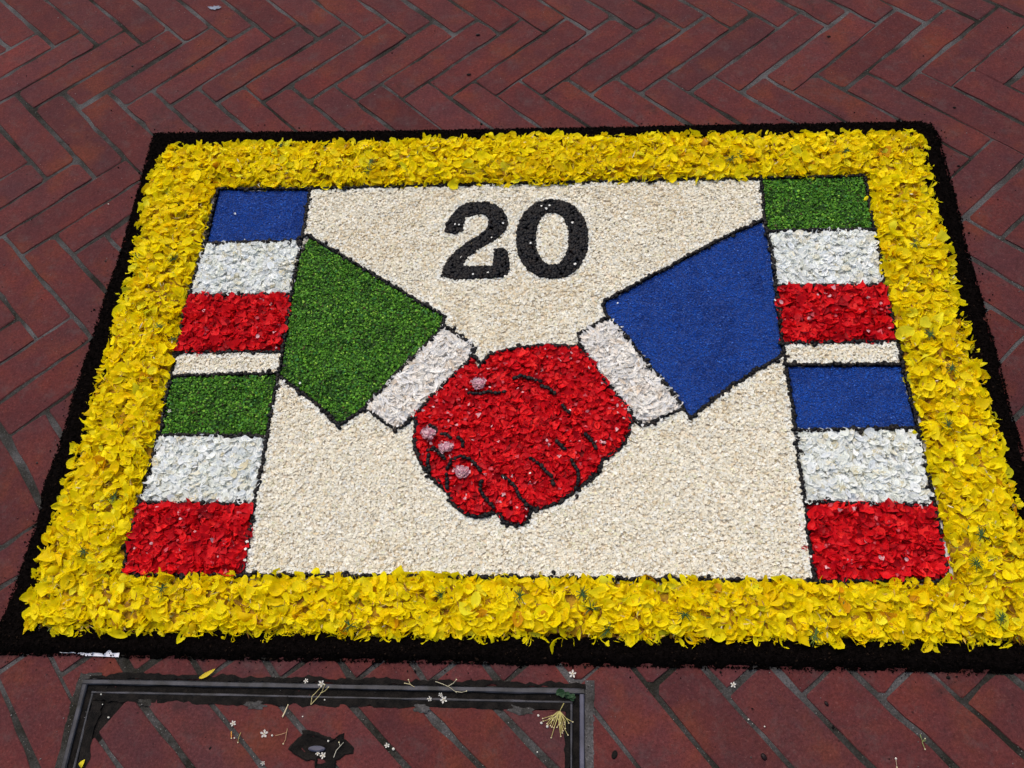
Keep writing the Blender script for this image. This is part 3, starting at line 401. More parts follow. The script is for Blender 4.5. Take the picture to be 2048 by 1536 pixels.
SOILP = np.array(D['soil_outer'])
X0, X1, Y1 = -.634, .0965, -.5465; Y0 = Y1 - .73                # the manhole cover
MHR = [np.array(p) for p in ((X0 - .010, Y0 - .01), (X1 + .012, Y0 - .01), (X1 + .012, Y1 + .002), (X0 - .010, Y1 + .002))]
HOLE = None
cshr = SOILP.mean(0) + (SOILP - SOILP.mean(0)) * .955
def tintf():
    t = rng.normal(1., .085); w = rng.normal(0, .05)
    return np.clip([t * (1 + w), t * (1 - w * .4), t * (1 - w)], .5, 1.5)
Minv = cam.matrix_world.inverted()
def screen(p):
    q = Minv @ Vector((p[0], p[1], 0)); return (-q.x / q.z * _lens / 36 * 2048 + 1024, 768 + q.y / q.z * _lens / 36 * 2048) if q.z < 0 else (9e9, 9e9)
cand = []
JH = .052                                                       # half a joint, in brick widths
for r in range(-8, 9):
    for k in range(-60, 60):
        for kind in (0, 1):
            if kind == 0: u0, u1, v0, v1 = k - r*n_, k - r*n_ + n_, k + r*n_, k + r*n_ + 1
            else: u0, u1, v0, v1 = k - r*n_, k - r*n_ + 1, k + r*n_ + 1, k + r*n_ + 1 + n_
            c = ((np.array([(u0+u1)/2, -(v0+v1)/2]) - O_) @ R_.T) * S_
            if abs(c[0]) > 2.3 or abs(c[1]) > 2.1: continue
            cand.append((u0, u1, v0, v1))
bricks = []
for u0, u1, v0, v1 in cand:
    j = rng.normal(0, .018, 4) + JH
    q = lat2w([(u0+j[0], v0+j[1]), (u1-j[2], v0+j[1]), (u1-j[2], v1-j[3]), (u0+j[0], v1-j[3])])
    ang = rng.normal(0, .004); c = q.mean(0); ca, sa = math.cos(ang), math.sin(ang)
    q = (q - c) @ np.array([[ca, sa], [-sa, ca]]) + c
    smp = np.array([q[0]+(q[1]-q[0])*a+(q[3]-q[0])*b for a in (0, .25, .5, .75, 1) for b in (0, .5, 1)])
    if inpoly(smp, cshr).all(): continue                        # wholly under the carpet
    if q[0] @ [0, 1] > 9: continue
    pieces = [list(q)]; whole = True
    P = np.array(q)
    if np.sum(P[:, 0] * np.roll(P[:, 1], -1) - P[:, 1] * np.roll(P[:, 0], -1)) < 0: pieces = [list(q[::-1])]
    lo, hi = P.min(0), P.max(0)
    if hi[0] > MHR[0][0] and lo[0] < MHR[1][0] and hi[1] > MHR[0][1] and lo[1] < MHR[2][1]:
        sub = subtract(pieces[0], MHR)
        if sum(area(s) for s in sub) < area(pieces[0]) * .999:
            pieces = [s for s in sub if area(s) > 8e-5]; whole = len(pieces) == 1
        if not pieces: continue
    sx, sy = screen(c)
    vis = max(abs(sx - 1024) / 1024, abs(sy - 768) / 768)
    bricks.append((vis, pieces, whole))
bricks.sort(key=lambda b: b[0])
SV, SF, SCc = [], [], []
for i, (vis, pieces, whole) in enumerate(bricks):
    z = .0016 + rng.normal(0, .00035); tilt = rng.normal(0, .003, 2); t = tintf()
    if i < 290:
        link('brick', brick_mesh(pieces, z, tilt, t, whole), pavement)
    else:
        for p in pieces:
            v, f = brick_geo(p, z, tilt, whole, .2)
            SF += [tuple(a + len(SV) for a in q) for q in f]; SV += [tuple(x) for x in v]; SCc += [tuple(t) + (1,)] * len(v)
me = bpy.data.meshes.new('outlying_bricks'); me.from_pydata(SV, [], SF)
a = me.attributes.new('Col', 'FLOAT_COLOR', 'POINT'); a.data.foreach_set('color', np.array(SCc, np.float32).ravel())
me.materials.append(MB); o = link('outlying_bricks', me, pavement); o['kind'] = 'stuff'

def ribbon(name, pts, wid, z, mat, parent, rag=.003, step=.006, seed=1, hgt=0.):
    """ragged band of dirt, cement or painted shade laid along a line"""
    pts = np.array(pts); out = []
    for i in range(len(pts) - 1):
        a, b = pts[i], pts[i+1]; L = np.linalg.norm(b - a); k = max(2, int(L / step))
        out += [a + (b - a) * j / k for j in range(k)]
    out.append(pts[-1]); out = np.array(out)
    d = np.gradient(out, axis=0); d /= np.linalg.norm(d, axis=1)[:, None] + 1e-9; nr = np.c_[-d[:, 1], d[:, 0]]
    r = np.random.default_rng(seed); m = len(out)
    w0 = wid[0] + rag * (vnoise(np.c_[np.arange(m) * .37, np.zeros(m)], 1., seed) + .4 * r.normal(size=m))
    w1 = wid[1] + rag * (vnoise(np.c_[np.arange(m) * .31, np.ones(m) * 9], 1., seed + 3) + .4 * r.normal(size=m))
    V = np.r_[np.c_[out + nr * w0[:, None], np.full(m, z)], np.c_[out + nr * ((w0 + -w1) / 2)[:, None], z + hgt + .0005 * r.random(m)], np.c_[out - nr * w1[:, None], np.full(m, z)]]
    F = [(k*m+i, k*m+i+1, (k+1)*m+i+1, (k+1)*m+i) for k in (0, 1) for i in range(m - 1)]
    me = tri_mesh(name, V, F); me.materials.append(mat)
    return link(name, me, parent)

def bar(name, x0, y0, x1, y1, z0, z1, mat, parent, bev=.0012):
    """steel bar with eased top edges, lying along its longer side, a little worn"""
    k = 24; L = x1 - x0 > y1 - y0; V, F = [], []
    for i in range(k + 1):
        t = i / k; j = rng.normal(0, .0003, 3)
        if L: x = x0 + (x1 - x0) * t; q = [(x, y0 + j[0], z0), (x, y0 + j[0], z1 - bev), (x, y0 + bev, z1 + j[2]), (x, y1 - bev, z1 + j[2]), (x, y1 + j[1], z1 - bev), (x, y1 + j[1], z0)]
        else: y = y0 + (y1 - y0) * t; q = [(x0 + j[0], y, z0), (x0 + j[0], y, z1 - bev), (x0 + bev, y, z1 + j[2]), (x1 - bev, y, z1 + j[2]), (x1 + j[1], y, z1 - bev), (x1 + j[1], y, z0)]
        V += q
    for i in range(k):
        for s in range(5): F.append((i*6+s, i*6+s+1, (i+1)*6+s+1, (i+1)*6+s))
    F2 = [(0, 1, 2, 3, 4, 5), tuple(k*6 + a for a in (5, 4, 3, 2, 1, 0))]
    me = bpy.data.meshes.new(name); me.from_pydata(V, [], F + F2); me.materials.append(mat)
    return link(name, me, parent)

# ------------------------------------------------------------------ manhole cover
mh = link('manhole_cover', None, None, None, ((X0+X1)/2, (Y0+Y1)/2, 0))
tag(mh, 'square steel framed manhole cover filled with red bricks, below the flower carpet', 'manhole cover')
MOF = np.array([(X0+X1)/2, (Y0+Y1)/2, 0.])
def under_mh(o): o.parent = mh; o.matrix_parent_inverse = Matrix.Translation((-MOF[0], -MOF[1], 0)); return o
ft = .0072
for nm, b, mt in (('frame_bar', (X0, Y1-ft, X1, Y1), M_STEEL), ('frame_bar', (X0, Y0, X0+ft, Y1-ft-.0003), M_STEEL),
                  ('frame_bar', (X1-ft, Y0, X1, Y1-ft-.0003), M_STEEL2), ('frame_bar', (X0+ft+.0003, Y0, X1-ft-.0003, Y0+ft), M_STEEL)):
    under_mh(bar(nm, b[0], b[1], b[2], b[3], -.003, .0052, mt, None))
g1 = .0165; g2 = .0032
for b in ((X0+g1, Y1-g1-g2, X1-g1, Y1-g1), (X0+g1, Y0+g1, X0+g1+g2, Y1-g1-g2-.0003), (X1-g1-g2, Y0+g1, X1-g1, Y1-g1-g2-.0003), (X0+g1+g2+.0003, Y0+g1, X1-g1-g2-.0003, Y0+g1+g2)):
    under_mh(bar('tray_rim', b[0], b[1], b[2], b[3], -.003, .0042, M_STEEL, None, .0008))
me = tri_mesh('dirt_bed', [(X0+ft, Y0+ft, .0008), (X1-ft, Y0+ft, .0008), (X1-ft, Y1-ft, .0008), (X0+ft, Y1-ft, .0008)], [(0, 1, 2, 3)])
under_mh(link('dirt_bed', me, None, M_DIRT))
# mortar bed between the infill bricks
IX0, IX1, IY0, IY1 = X0 + .030, X1 - .027, Y0 + .03, Y1 - .0275
me = tri_mesh('mortar_bed', [(IX0+.02, IY0, .0012), (IX1, IY0, .0012), (IX1, IY1-.003, .0012), (IX0+.05, IY1-.003, .0012), (IX0+.01, IY1-.06, .0012)], [(0, 1, 2, 4), (2, 3, 4, 4)][:1])
me = bpy.data.meshes.new('mortar_bed'); me.from_pydata([(IX0+.012, IY0, .0014), (IX1, IY0, .0014), (IX1, IY1-.002, .0014), (IX0+.055, IY1-.002, .0014), (IX0+.012, IY1-.062, .0014)], [], [(0, 1, 2, 3, 4)])
under_mh(link('mortar_bed', me, None, MM))
HC = np.array(D['pix']['hole'])
HOUT = np.array(D['holeout']); HC = HOUT.mean(0)
HP = [HC + np.array(p) * .8 for p in ((-.040, .002), (-.020, -.016), (.020, -.021), (.040, -.006), (.030, .014), (-.018, .018))]
ang = math.radians(-42.4); dr = np.array([math.cos(ang), math.sin(ang)]); pr = np.array([-dr[1], dr[0]])
base = np.array([-.543, -.575]); nk = -8
for k in range(-14, 6):
    o0 = (base + np.array([.1035, 0]) * -k) @ pr      # joint line offset
    o1 = (base + np.array([.1035, 0]) * (-k + 1)) @ pr
    lo_, hi_ = min(o0, o1) + .0042, max(o0, o1) - .0042
    s0 = (base + np.array([.1035 * -k, 0])) @ dr - .03
    for seg in range(-1, 5):
        a0, a1 = s0 + seg * .275 + .003, s0 + (seg + 1) * .275 - .005
        q = [dr * a0 + pr * lo_, dr * a1 + pr * lo_, dr * a1 + pr * hi_, dr * a0 + pr * hi_]
        q = [p + rng.normal(0, .0008, 2) for p in q]
        for nrm, c in (((-1, 0), -IX0), ((1, 0), IX1), ((0, -1), -IY0), ((0, 1), IY1)):
            q = clip(q, np.array(nrm, float), c + rng.normal(0, .001)) if len(q) > 2 else q
        if len(q) > 2:
            nn = np.array([-.82, .57]); q = clip(q, nn, np.array([IX0 + .018, IY1 - .035]) @ nn)
        if len(q) < 3 or area(q) < 2e-4: continue
        pcs = subtract(q, HP); tot = sum(area(p) for p in pcs)
        if tot > area(q) * .999: pcs = [q]; wh = True
        else: wh = False
        if pcs: under_mh(link('brick', brick_mesh(pcs, .0032 + rng.normal(0, .0002), rng.normal(0, .002, 2), tintf() * 1.03, wh), None))
def blob(c, pts, z, mat, name, h=.0006):
    V = [(c[0], c[1], z + h)] + [(c[0] + x, c[1] + y, z) for x, y in pts]; m = len(pts)
    me = bpy.data.meshes.new(name); me.from_pydata(V, [], [(0, i + 1, (i + 1) % m + 1) for i in range(m)])
    me.materials.append(mat); return link(name, me)
def ragged(rx, ry, m=26, amp=.16, rot=0.):
    out = []
    for i in range(m):
        t = 2 * math.pi * i / m; r = 1 + rng.normal(0, amp); x, y = rx * math.cos(t) * r, ry * math.sin(t) * r
        out.append((x * math.cos(rot) - y * math.sin(rot), x * math.sin(rot) + y * math.cos(rot)))
    return out
V, F = [], []; o2 = []
for i in range(len(HOUT)):
    a_, b_ = HOUT[i], HOUT[(i + 1) % len(HOUT)]
    o2 += [a_ + (b_ - a_) * t + rng.normal(0, .0009, 2) for t in (0, .33, .66)]
m_ = len(o2)
for sc, zz in ((1., .0040), (.93, .0054), (.78, .0050), (.60, .0026)):
    V += [(HC[0] + (p[0]-HC[0])*sc, HC[1] + (p[1]-HC[1])*sc, zz + .0003*rng.random()) for p in o2]
V.append((HC[0], HC[1], .0018))
F = [(k_*m_+i, k_*m_+(i+1) % m_, (k_+1)*m_+(i+1) % m_, (k_+1)*m_+i) for k_ in range(3) for i in range(m_)] + [(3*m_+i, 3*m_+(i+1) % m_, 4*m_) for i in range(m_)]
me = bpy.data.meshes.new('lifting_hole_dirt'); me.from_pydata(V, [], F); me.materials.append(M_DIRT); under_mh(link('lifting_hole_dirt', me))
HC = np.array(D['pix']['hole'])
V, F = [], []                                            # oval steel bar in the lifting hole
for i in range(20):
    t = 2 * math.pi * i / 20
    for (r, zz) in ((1., .0018), (.93, .0040), (.6, .0047)):
        V.append((HC[0] + .0125 * r * math.cos(t), HC[1] - .0015 + .0042 * r * math.sin(t), zz + .0008))
for i in range(20):
    j = (i + 1) % 20
    for s in (0, 1): F.append((i*3+s, j*3+s, j*3+s+1, i*3+s+1))
F.append(tuple(i * 3 + 2 for i in range(20)))
me = bpy.data.meshes.new('lifting_bar'); me.from_pydata(V, [], F); under_mh(link('lifting_bar', me, None, M_STEEL2))
under_mh(ribbon('dirt_band', [(X0+.02, Y1-.0225), (X1-.02, Y1-.0225)], (.0045, .0075), .0036, M_DIRT, None, .0025, seed=4))
under_mh(ribbon('dirt_band', [(X0+.024, Y0+.03), (X0+.024, Y1-.03)], (.003, .011), .0036, M_DIRT, None, .003, seed=5))
under_mh(ribbon('dirt_band', [(X1-.0225, Y0+.03), (X1-.0225, Y1-.02)], (.005, .002), .0036, M_DIRT, None, .0015, seed=6))
dirt = ribbon('joint_dirt', [(X0+.008, Y1+.004), (X1+.002, Y1+.004)], (.0045, .0035), .0034, M_DIRT, pavement, .0028, seed=8)
for nm, pts, w, sd_ in (('cement_band', [(X1+.006, Y0), (X1+.006, Y1+.012)], (.006, .0075), 11), ('cement_band', [(X0-.005, Y0), (X0-.005, Y1+.008)], (.005, .005), 12),
                   ('cement_band', [(X0-.008, Y1+.003), (X0+.025, Y1+.004)], (.006, .003), 13)):
    ribbon(nm, pts, w, .0022, MM, pavement, .0015, seed=sd_)
for x, w in ((-.37, .016), (-.13, .012), (-.535, .009), (.01, .017)):   # grey cement stuck to the cover's edge
    b = blob((x, Y1 - .031), ragged(w, .005, 18, .2), .0039, MM, 'cement_patch', .0006); under_mh(b)

# ------------------------------------------------------------------ petal and grain shapes
def sheet(L, W, prof, cup=.2, curl=.3, nx=5, ny=3, notch=0., crink=0., seed=0):
    """curved petal: prof gives the half width along its length; cup bends across, curl along"""
    r = np.random.default_rng(seed); V = []
    for i in range(nx):
        s = i / (nx - 1); w = prof(s) * W / 2
        for j in range(ny):
            t = j / (ny - 1) * 2 - 1
            x = (s - .5) * L - notch * L * (1 - abs(t)) * (s > .99)
            y = t * w
            z = cup * W * (t * t) * prof(s) * .5 + curl * L * ((s - .45) ** 2) + crink * W * r.normal()
            V.append((x, y, z))
    F = []
    for i in range(nx - 1):
        for j in range(ny - 1):
            a = i * ny + j; F += [(a, a + ny, a + ny + 1), (a, a + ny + 1, a + 1)]
    return np.array(V), np.array(F)
sm = lambda x: max(0., x) ** .5
obov = lambda s: (.16 + .84 * math.sin(min(1, s * 1.12) * math.pi / 2) ** 1.4) * sm(1.02 - s ** 5)
oval = lambda s: .12 + .95 * math.sin(math.pi * (s * .94 + .04)) ** .7
lance = lambda s: .14 + .86 * math.sin(math.pi * s) ** .8
fan = lambda s: .2 + .8 * s ** .8
YT = [sheet(.024, .025, obov, .45, .6, 6, 5, .08, .035, 1), sheet(.026, .022, obov, .7, -.6, 6, 5, .10, .04, 2),
      sheet(.023, .019, oval, .6, .9, 6, 5, .0, .04, 3), sheet(.022, .010, oval, .9, .6, 6, 3, 0, .05, 4),
      sheet(.024, .009, lance, 1.2, -.8, 6, 3, 0, .04, 5), sheet(.020, .012, oval, .9, .3, 6, 3, 0, .06, 6),
      sheet(.026, .021, obov, .35, .2, 6, 5, .09, .035, 7), sheet(.018, .010, obov, 1.5, .9, 6, 3, 0, .06, 8), sheet(.025, .011, lance, .8, 1.1, 6, 3, 0, .05, 9),
      sheet(.023, .020, fan, .5, .5, 6, 5, -.12, .04, 10), sheet(.027, .016, lance, .5, .3, 6, 5, 0, .05, 12)]
WT = [sheet(.015, .010, oval, .5, .5, 5, 3, 0, .02, 11), sheet(.014, .009, obov, .7, .8, 5, 3, 0, .03, 12), sheet(.016, .006, lance, .9, .6, 5, 3, 0, .02, 13),
      sheet(.012, .010, obov, .4, -.4, 5, 3, .05, .03, 14), sheet(.015, .007, oval, 1.1, -.7, 5, 3, 0, .03, 15)]
CT = [sheet(.019, .0055, lance, .9, .5, 5, 3, 0, .02, 21), sheet(.017, .0045, oval, 1.1, .8, 5, 3, 0, .03, 22), sheet(.016, .0065, lance, .6, -.5, 5, 3, 0, .03, 23), sheet(.014, .004, oval, 1., .2, 5, 3, 0, .02, 24)]
RT = [sheet(.015, .014, fan, .4, .5, 5, 4, .08, .06, 31), sheet(.013, .011, fan, .6, -.6, 5, 4, .1, .08, 32), sheet(.014, .009, oval, .7, .7, 5, 3, 0, .06, 33),
      sheet(.011, .010, obov, .5, .9, 5, 3, .1, .08, 34), sheet(.016, .013, obov, .3, .3, 5, 4, .06, .05, 35), sheet(.010, .007, oval, .8, .4, 4, 3, 0, .08, 36)]
def elder(seed):
    r = np.random.default_rng(seed); V = [(0, 0, 0)]; F = []
    for k in range(5):
        a = 2 * math.pi * k / 5 + r.normal(0, .08); l = .0036 * r.uniform(.85, 1.15); w = .0016; z = r.uniform(-.0004, .0012)
        c, s = math.cos(a), math.sin(a); b = len(V)
        for (x, y, zz) in ((l * .62, -w, .0003 + z * .6), (l, 0, z), (l * .62, w, .0003 + z * .6)):
            V.append((x * c - y * s, x * s + y * c, zz))
        F += [(0, b, b + 1), (0, b + 1, b + 2)]
    return np.array(V), np.array(F)
ET = [elder(i) for i in range(5)]
def flake(seed, l, w):
    r = np.random.default_rng(seed)
    V = np.array([(-l/2, 0, 0), (0, -w/2, r.uniform(-.2, .4) * w), (l/2, 0, r.uniform(-.1, .3) * w), (0, w/2, r.uniform(-.2, .4) * w), (0, 0, r.uniform(.1, .35) * w)])
    V[:, :2] *= r.uniform(.8, 1.2, (5, 2)); return V, np.array([(0, 1, 4), (1, 2, 4), (2, 3, 4), (3, 0, 4)])
GT = [flake(40 + i, .0046, .0036) for i in range(5)] + [flake(50, .007, .0016)]
def octa(l, w, h):
    return (np.array([(l, 0, 0), (-l, 0, 0), (0, w, 0), (0, -w, 0), (0, 0, h), (0, 0, -h)]),
            np.array([(0, 2, 4), (2, 1, 4), (1, 3, 4), (3, 0, 4), (2, 0, 5), (1, 2, 5), (3, 1, 5), (0, 3, 5)]))
BT = [octa(.0013, .0008, .0007), octa(.0010, .0009, .0008), octa(.0015, .0007, .0006)]
def bean(groove):
    V, F = [], []; na, nb = 10, 4
    for i in range(nb + 1):
        ph = math.pi / 2 * i / nb - (.35 if not groove else .35)
        ph = -.5 + (math.pi / 2 + .5) * i / nb
        for j in range(na):
            t = 2 * math.pi * j / na; c = math.cos(ph)
            z = math.sin(ph) * .0030
            if groove: z = min(z, .0021)
            V.append((c * math.cos(t) * .0050, c * math.sin(t) * .0037, z))
    for i in range(nb):
        for j in range(na):
            a, b = i*na+j, i*na+(j+1) % na; F += [(a, b, b+na), (a, b+na, a+na)]
    V = np.array(V)
    if groove:
        k = (np.abs(V[:, 1]) < .0009) & (V[:, 2] > .0015); V[k, 2] -= .0012
    return V, np.array(F)
NT = [bean(False), bean(True)]

A3 = lambda *l: np.array(l, float)
T_YEL = A3((.86, .70, .002), (.89, .76, .004), (.84, .63, .001), (.87, .73, .010), (.78, .54, .001), (.86, .80, .03), (.62, .60, .015), (.60, .30, .004))
P_YEL = np.array([.31, .27, .19, .12, .05, .035, .015, .010])
T_WHT = A3((.81, .83, .80), (.85, .87, .85), (.78, .80, .73), (.76, .73, .60), (.80, .83, .84), (.68, .62, .44))
P_WHT = np.array([.34, .26, .18, .09, .10, .03])
T_CUF = A3((.86, .835, .78), (.89, .875, .84), (.85, .80, .73), (.84, .83, .81), (.74, .64, .52))
P_CUF = np.array([.32, .28, .18, .17, .05])
T_RED = A3((.59, .005, .011), (.70, .008, .012), (.48, .004, .010), (.29, .002, .006), (.80, .020, .018), (.62, .09, .11), (.74, .42, .44))
P_RED = np.array([.36, .26, .19, .08, .08, .020, .012])
T_CRM = A3((.79, .745, .61), (.83, .795, .68), (.76, .70, .55), (.68, .58, .40), (.82, .815, .745), (.72, .70, .50))
P_CRM = np.array([.36, .26, .15, .06, .14, .03])
T_GRN = A3((.062, .195, .012), (.098, .29, .018), (.040, .130, .010), (.018, .064, .007), (.20, .42, .03), (.28, .50, .06), (.06, .050, .014), (.036, .17, .034))
P_GRN = np.array([.36, .24, .17, .07, .05, .02, .03, .06])
T_BLU = A3((.007, .050, .28), (.010, .070, .36), (.005, .032, .19), (.022, .11, .46), (.09, .20, .58))
P_BLU = np.array([.42, .25, .22, .09, .02])
T_BEAN = A3((.0035, .0031, .0038), (.0055, .0042, .0042), (.0025, .0029, .0050), (.010, .0062, .005))
P_BEAN = np.array([.4, .3, .2, .1])
pick = lambda p, n: rng.choice(len(p), n, p=p / p.sum())

# ------------------------------------------------------------------ the flower carpet
carpet = link('flower_carpet', None, None, None, (0, 0, 0))
tag(carpet, 'rectangular flower carpet picturing a handshake under the number 20, framed in yellow petals and black', 'flower carpet')
def part(o, label=None):
    if label: o['label'] = label
    return o
# white backing paper; it peeps out along the lower left edge and between petals and beans
bp = SOILP.mean(0) + (SOILP - SOILP.mean(0)) * .987
me = bpy.data.meshes.new('backing_paper'); me.from_pydata([(x, y, .0042) for x, y in bp], [], [tuple(range(len(bp)))][::1]); 
backing = link('backing_paper', me, carpet, M_PAPER)
wp = np.array(D['pix']['whitepaper'])
me = bpy.data.meshes.new('paper_edge'); 
tabp = [(wp[0][0], wp[0][1] + .0014), (wp[0][0] + .012, wp[0][1] + .0012), (wp[1][0], wp[1][1] + .0006), (wp[2][0], wp[2][1] + .0018), (wp[2][0] + .004, wp[2][1] + .0022), (wp[3][0], wp[3][1] - .0005), (wp[3][0], wp[3][1] + .02), (wp[0][0], wp[0][1] + .02)]
me.from_pydata([(x, y, .0046) for x, y in tabp], [], [tuple(range(8))]); link('paper_edge', me, carpet, M_PAPER)

YO, YI = np.array(D['yellow_outer']), np.array(D['yellow_inner'])
yc = YO.mean(0)
R_soil = Region(SOILP, [yc + (YO - yc) * .985])
def h_soil(P):
    d = edist(P, SOILP)
    return .0035 + .0085 * np.clip(d / .012, 0, 1) ** .6 + .0012 * vnoise(P, .009, 3) + .0008 * vnoise(P, .0045, 4)
soil = field('black_border', R_soil, .0042, h_soil, carpet, M_SOIL_AND_SHADE, .0005, rag=.004)
part(soil, 'black outer border of fine dark grounds with crumbly edge')
# crumbs, thickest along the ragged edge
nP = R_soil.sample(16000); 
seg = np.array(SOILP); nb = []
for i in range(len(seg)):
    a, b = seg[i], seg[(i+1) % len(seg)]; L = np.linalg.norm(b-a); k = int(L / .0010)
    if k < 1: continue
    t = rng.random(k)[:, None]; d = (b-a)/L; nrm = np.array([d[1], -d[0]])
    cc = a + (b-a)*t; amp = .0010 * (1 + .8 * vnoise(cc, .02, 9))
    nb.append(cc + nrm * (rng.normal(0, 1, k) * amp)[:, None])
nb = np.concatenate(nb); P = np.r_[nP, nb]; Z = np.r_[h_soil(nP) + .0006, np.abs(rng.normal(.0025, .0015, len(nb)))]
n = len(P); S = rng.lognormal(0, .35, n) * 1.05
CR = [octa(.0013, .0011, .0009), octa(.0016, .0010, .0010), octa(.0011, .0011, .0011)]
T_SO = A3((.0026, .002, .0018), (.0042, .0032, .003), (.016, .010, .007))
scatter('crumbs', CR, T_SO, P, Z, rots(rng.random(n)*6.28, rng.random(n)*6.28, rng.random(n)*6.28), S, rng.integers(0, 3, n), pick(A3(.5, .42, .08), n), soil, petal_mat('grounds_crumb', .95, 0, .3, .0), smooth=False)

# grit, sand and crumbs of grounds lying on the bricks and in the joints
m = 9000; P = np.c_[rng.uniform(-1.35, 1.5, m), rng.uniform(-.85, 1.35, m)]
ex = np.concatenate([SOILP[rng.integers(0, len(SOILP), 60)] + rng.normal(0, .03, (60, 2)), nb[rng.integers(0, len(nb), 1100)] + rng.normal(0, .009, (1100, 2))])
P = np.r_[P, ex]; far_ = ~inpoly(P, SOILP); ci = np.r_[pick(A3(.10, .32, .28, .30), m), np.zeros(len(ex), int)]; P, ci = P[far_], ci[far_]; n = len(P)
T_GR = A3((.004, .0032, .003), (.16, .15, .14), (.05, .045, .04), (.11, .032, .028))
S = rng.lognormal(-.45, .4, n) * np.where(ci == 0, 1.25, .75); 
scatter('grit', CR, T_GR, P, .0020 + .0006 * rng.random(n), rots(rng.random(n)*6.28, rng.random(n)*6.28, rng.random(n)*6.28), S, rng.integers(0, 3, n), ci, pavement, petal_mat('grit_grain', .9, 0, .2, .1), smooth=False)

# yellow border
R_yel = Region(YO, [YI])
def d_yel(P): return np.minimum(edist(P, YO), edist(P, YI))
h_yel = lambda P: .010 + .009 * np.clip(d_yel(P) / .022, 0, 1) ** .7 + .003 * vnoise(P, .03, 12)
yb = field('yellow_border', Region(yc + (YO-yc)*.992, [YI]), .009, lambda P: h_yel(P) - .006, carpet, M_BYEL, .005)
part(yb, 'broad frame of loose bright yellow broom petals')
n = 12000; P = R_yel.sample(n, .002)
ov = []
for ring in (YO, YI):                                   # petals that hang over the edges of the frame
    for i in range(len(ring)):
        a_, b_ = ring[i], ring[(i+1) % len(ring)]; k = int(np.linalg.norm(b_-a_) / .0085)
        if k: ov.append(a_ + (b_-a_) * rng.random((k, 1)) + rng.normal(0, .0022, (k, 2)))
P = np.r_[P, np.concatenate(ov)]; n = len(P); top = h_yel(P); fr = rng.random(n) ** .75
Z = .006 + (top - .003) * fr
d = d_yel(P)
tl = .35 + .28 * (d < .010)
Rm = rots(rng.random(n)*6.283, rng.normal(0, tl, n), rng.normal(0, tl, n)) 
flip = rng.random(n) < .3; Rm[flip] = Rm[flip] @ np.diag([1, -1, -1.])
S = np.clip(rng.lognormal(-.24, .24, n), .4, 1.3)
pt = np.array([.10, .09, .10, .12, .10, .12, .06, .10, .09, .05, .08])
scatter('loose_yellow_petals', YT, T_YEL, P, Z, Rm, S, pick(pt, n), pick(P_YEL, n), yb, M_YEL, .07, True, 298, 'yellow_petal')
# fine stamens, bits of calyx
n = 2600; P = R_yel.sample(n, .0); Z = h_yel(P) + .002 + rng.random(n) * .003
FT = [sheet(.014, .0009, lance, 0, .6, 5, 2), sheet(.011, .0012, lance, 0, -.8, 5, 2), sheet(.006, .002, oval, .5, .3, 3, 2)]
T_F = A3((.50, .33, .03), (.45, .36, .12), (.24, .10, .015), (.10, .14, .02), (.60, .55, .35))
scatter('stamens', FT, T_F, P, Z - .001, rots(rng.random(n)*6.28, rng.normal(0, .5, n), rng.normal(0, .5, n)), np.clip(rng.normal(1, .2, n), .5, 1.5), rng.integers(0, 3, n), pick(A3(.28, .14, .42, .10, .06), n), yb, M_TWIG)

def tube(paths, r0, r1, sides=5):
    V, F = [], []
    for pts in paths:
        pts = [Vector(p) for p in pts]; b = len(V); m = len(pts)
        for i, p in enumerate(pts):
            d = (pts[min(i+1, m-1)] - pts[max(i-1, 0)]).normalized(); q = d.to_track_quat('Z', 'Y'); r = r0 + (r1-r0)*i/(m-1)
            for s in range(sides):
                a = 2*math.pi*s/sides; V.append(p + q @ Vector((math.cos(a)*r, math.sin(a)*r, 0)))
        for i in range(m-1):
            for s in range(sides):
                a0, a1 = b+i*sides+s, b+i*sides+(s+1) % sides; F.append((a0, a1, a1+sides, a0+sides))
    return V, F
def bits(name, V, F, colr, parent=None, mat=None, loc=(0, 0, 0)):
    me = bpy.data.meshes.new(name); me.from_pydata([tuple(v) for v in V], [], [tuple(int(a) for a in f) for f in F])
    at = me.attributes.new('Col', 'FLOAT_COLOR', 'POINT'); at.data.foreach_set('color', np.tile(np.array([*colr, 1], np.float32), len(V)))
    for p in me.polygons: p.use_smooth = True
    me.materials.append(mat or M_TWIG); return link(name, me, parent, None, loc)

for (x, y) in D['sprigs']:                              # green sprigs caught among the petals
    V, F = [], []
    for k in range(rng.integers(10, 18)):
        a = rng.random()*6.28; l = rng.uniform(.007, .016); c, s = math.cos(a), math.sin(a)
        v, f = tube([[(0, 0, 0), (c*l*.5, s*l*.5, .003), (c*l, s*l, rng.uniform(-.001, .003))]], .0009, .0003, 4)
        F += [tuple(i+len(V) for i in q) for q in f]; V += v
    z = float(h_yel(np.array([[x, y]]))[0]) + .0035
    bits('green_sprig', V, F, (.03, .075, .012) if rng.random() < .7 else (.08, .13, .02), yb, loc=(x, y, z))

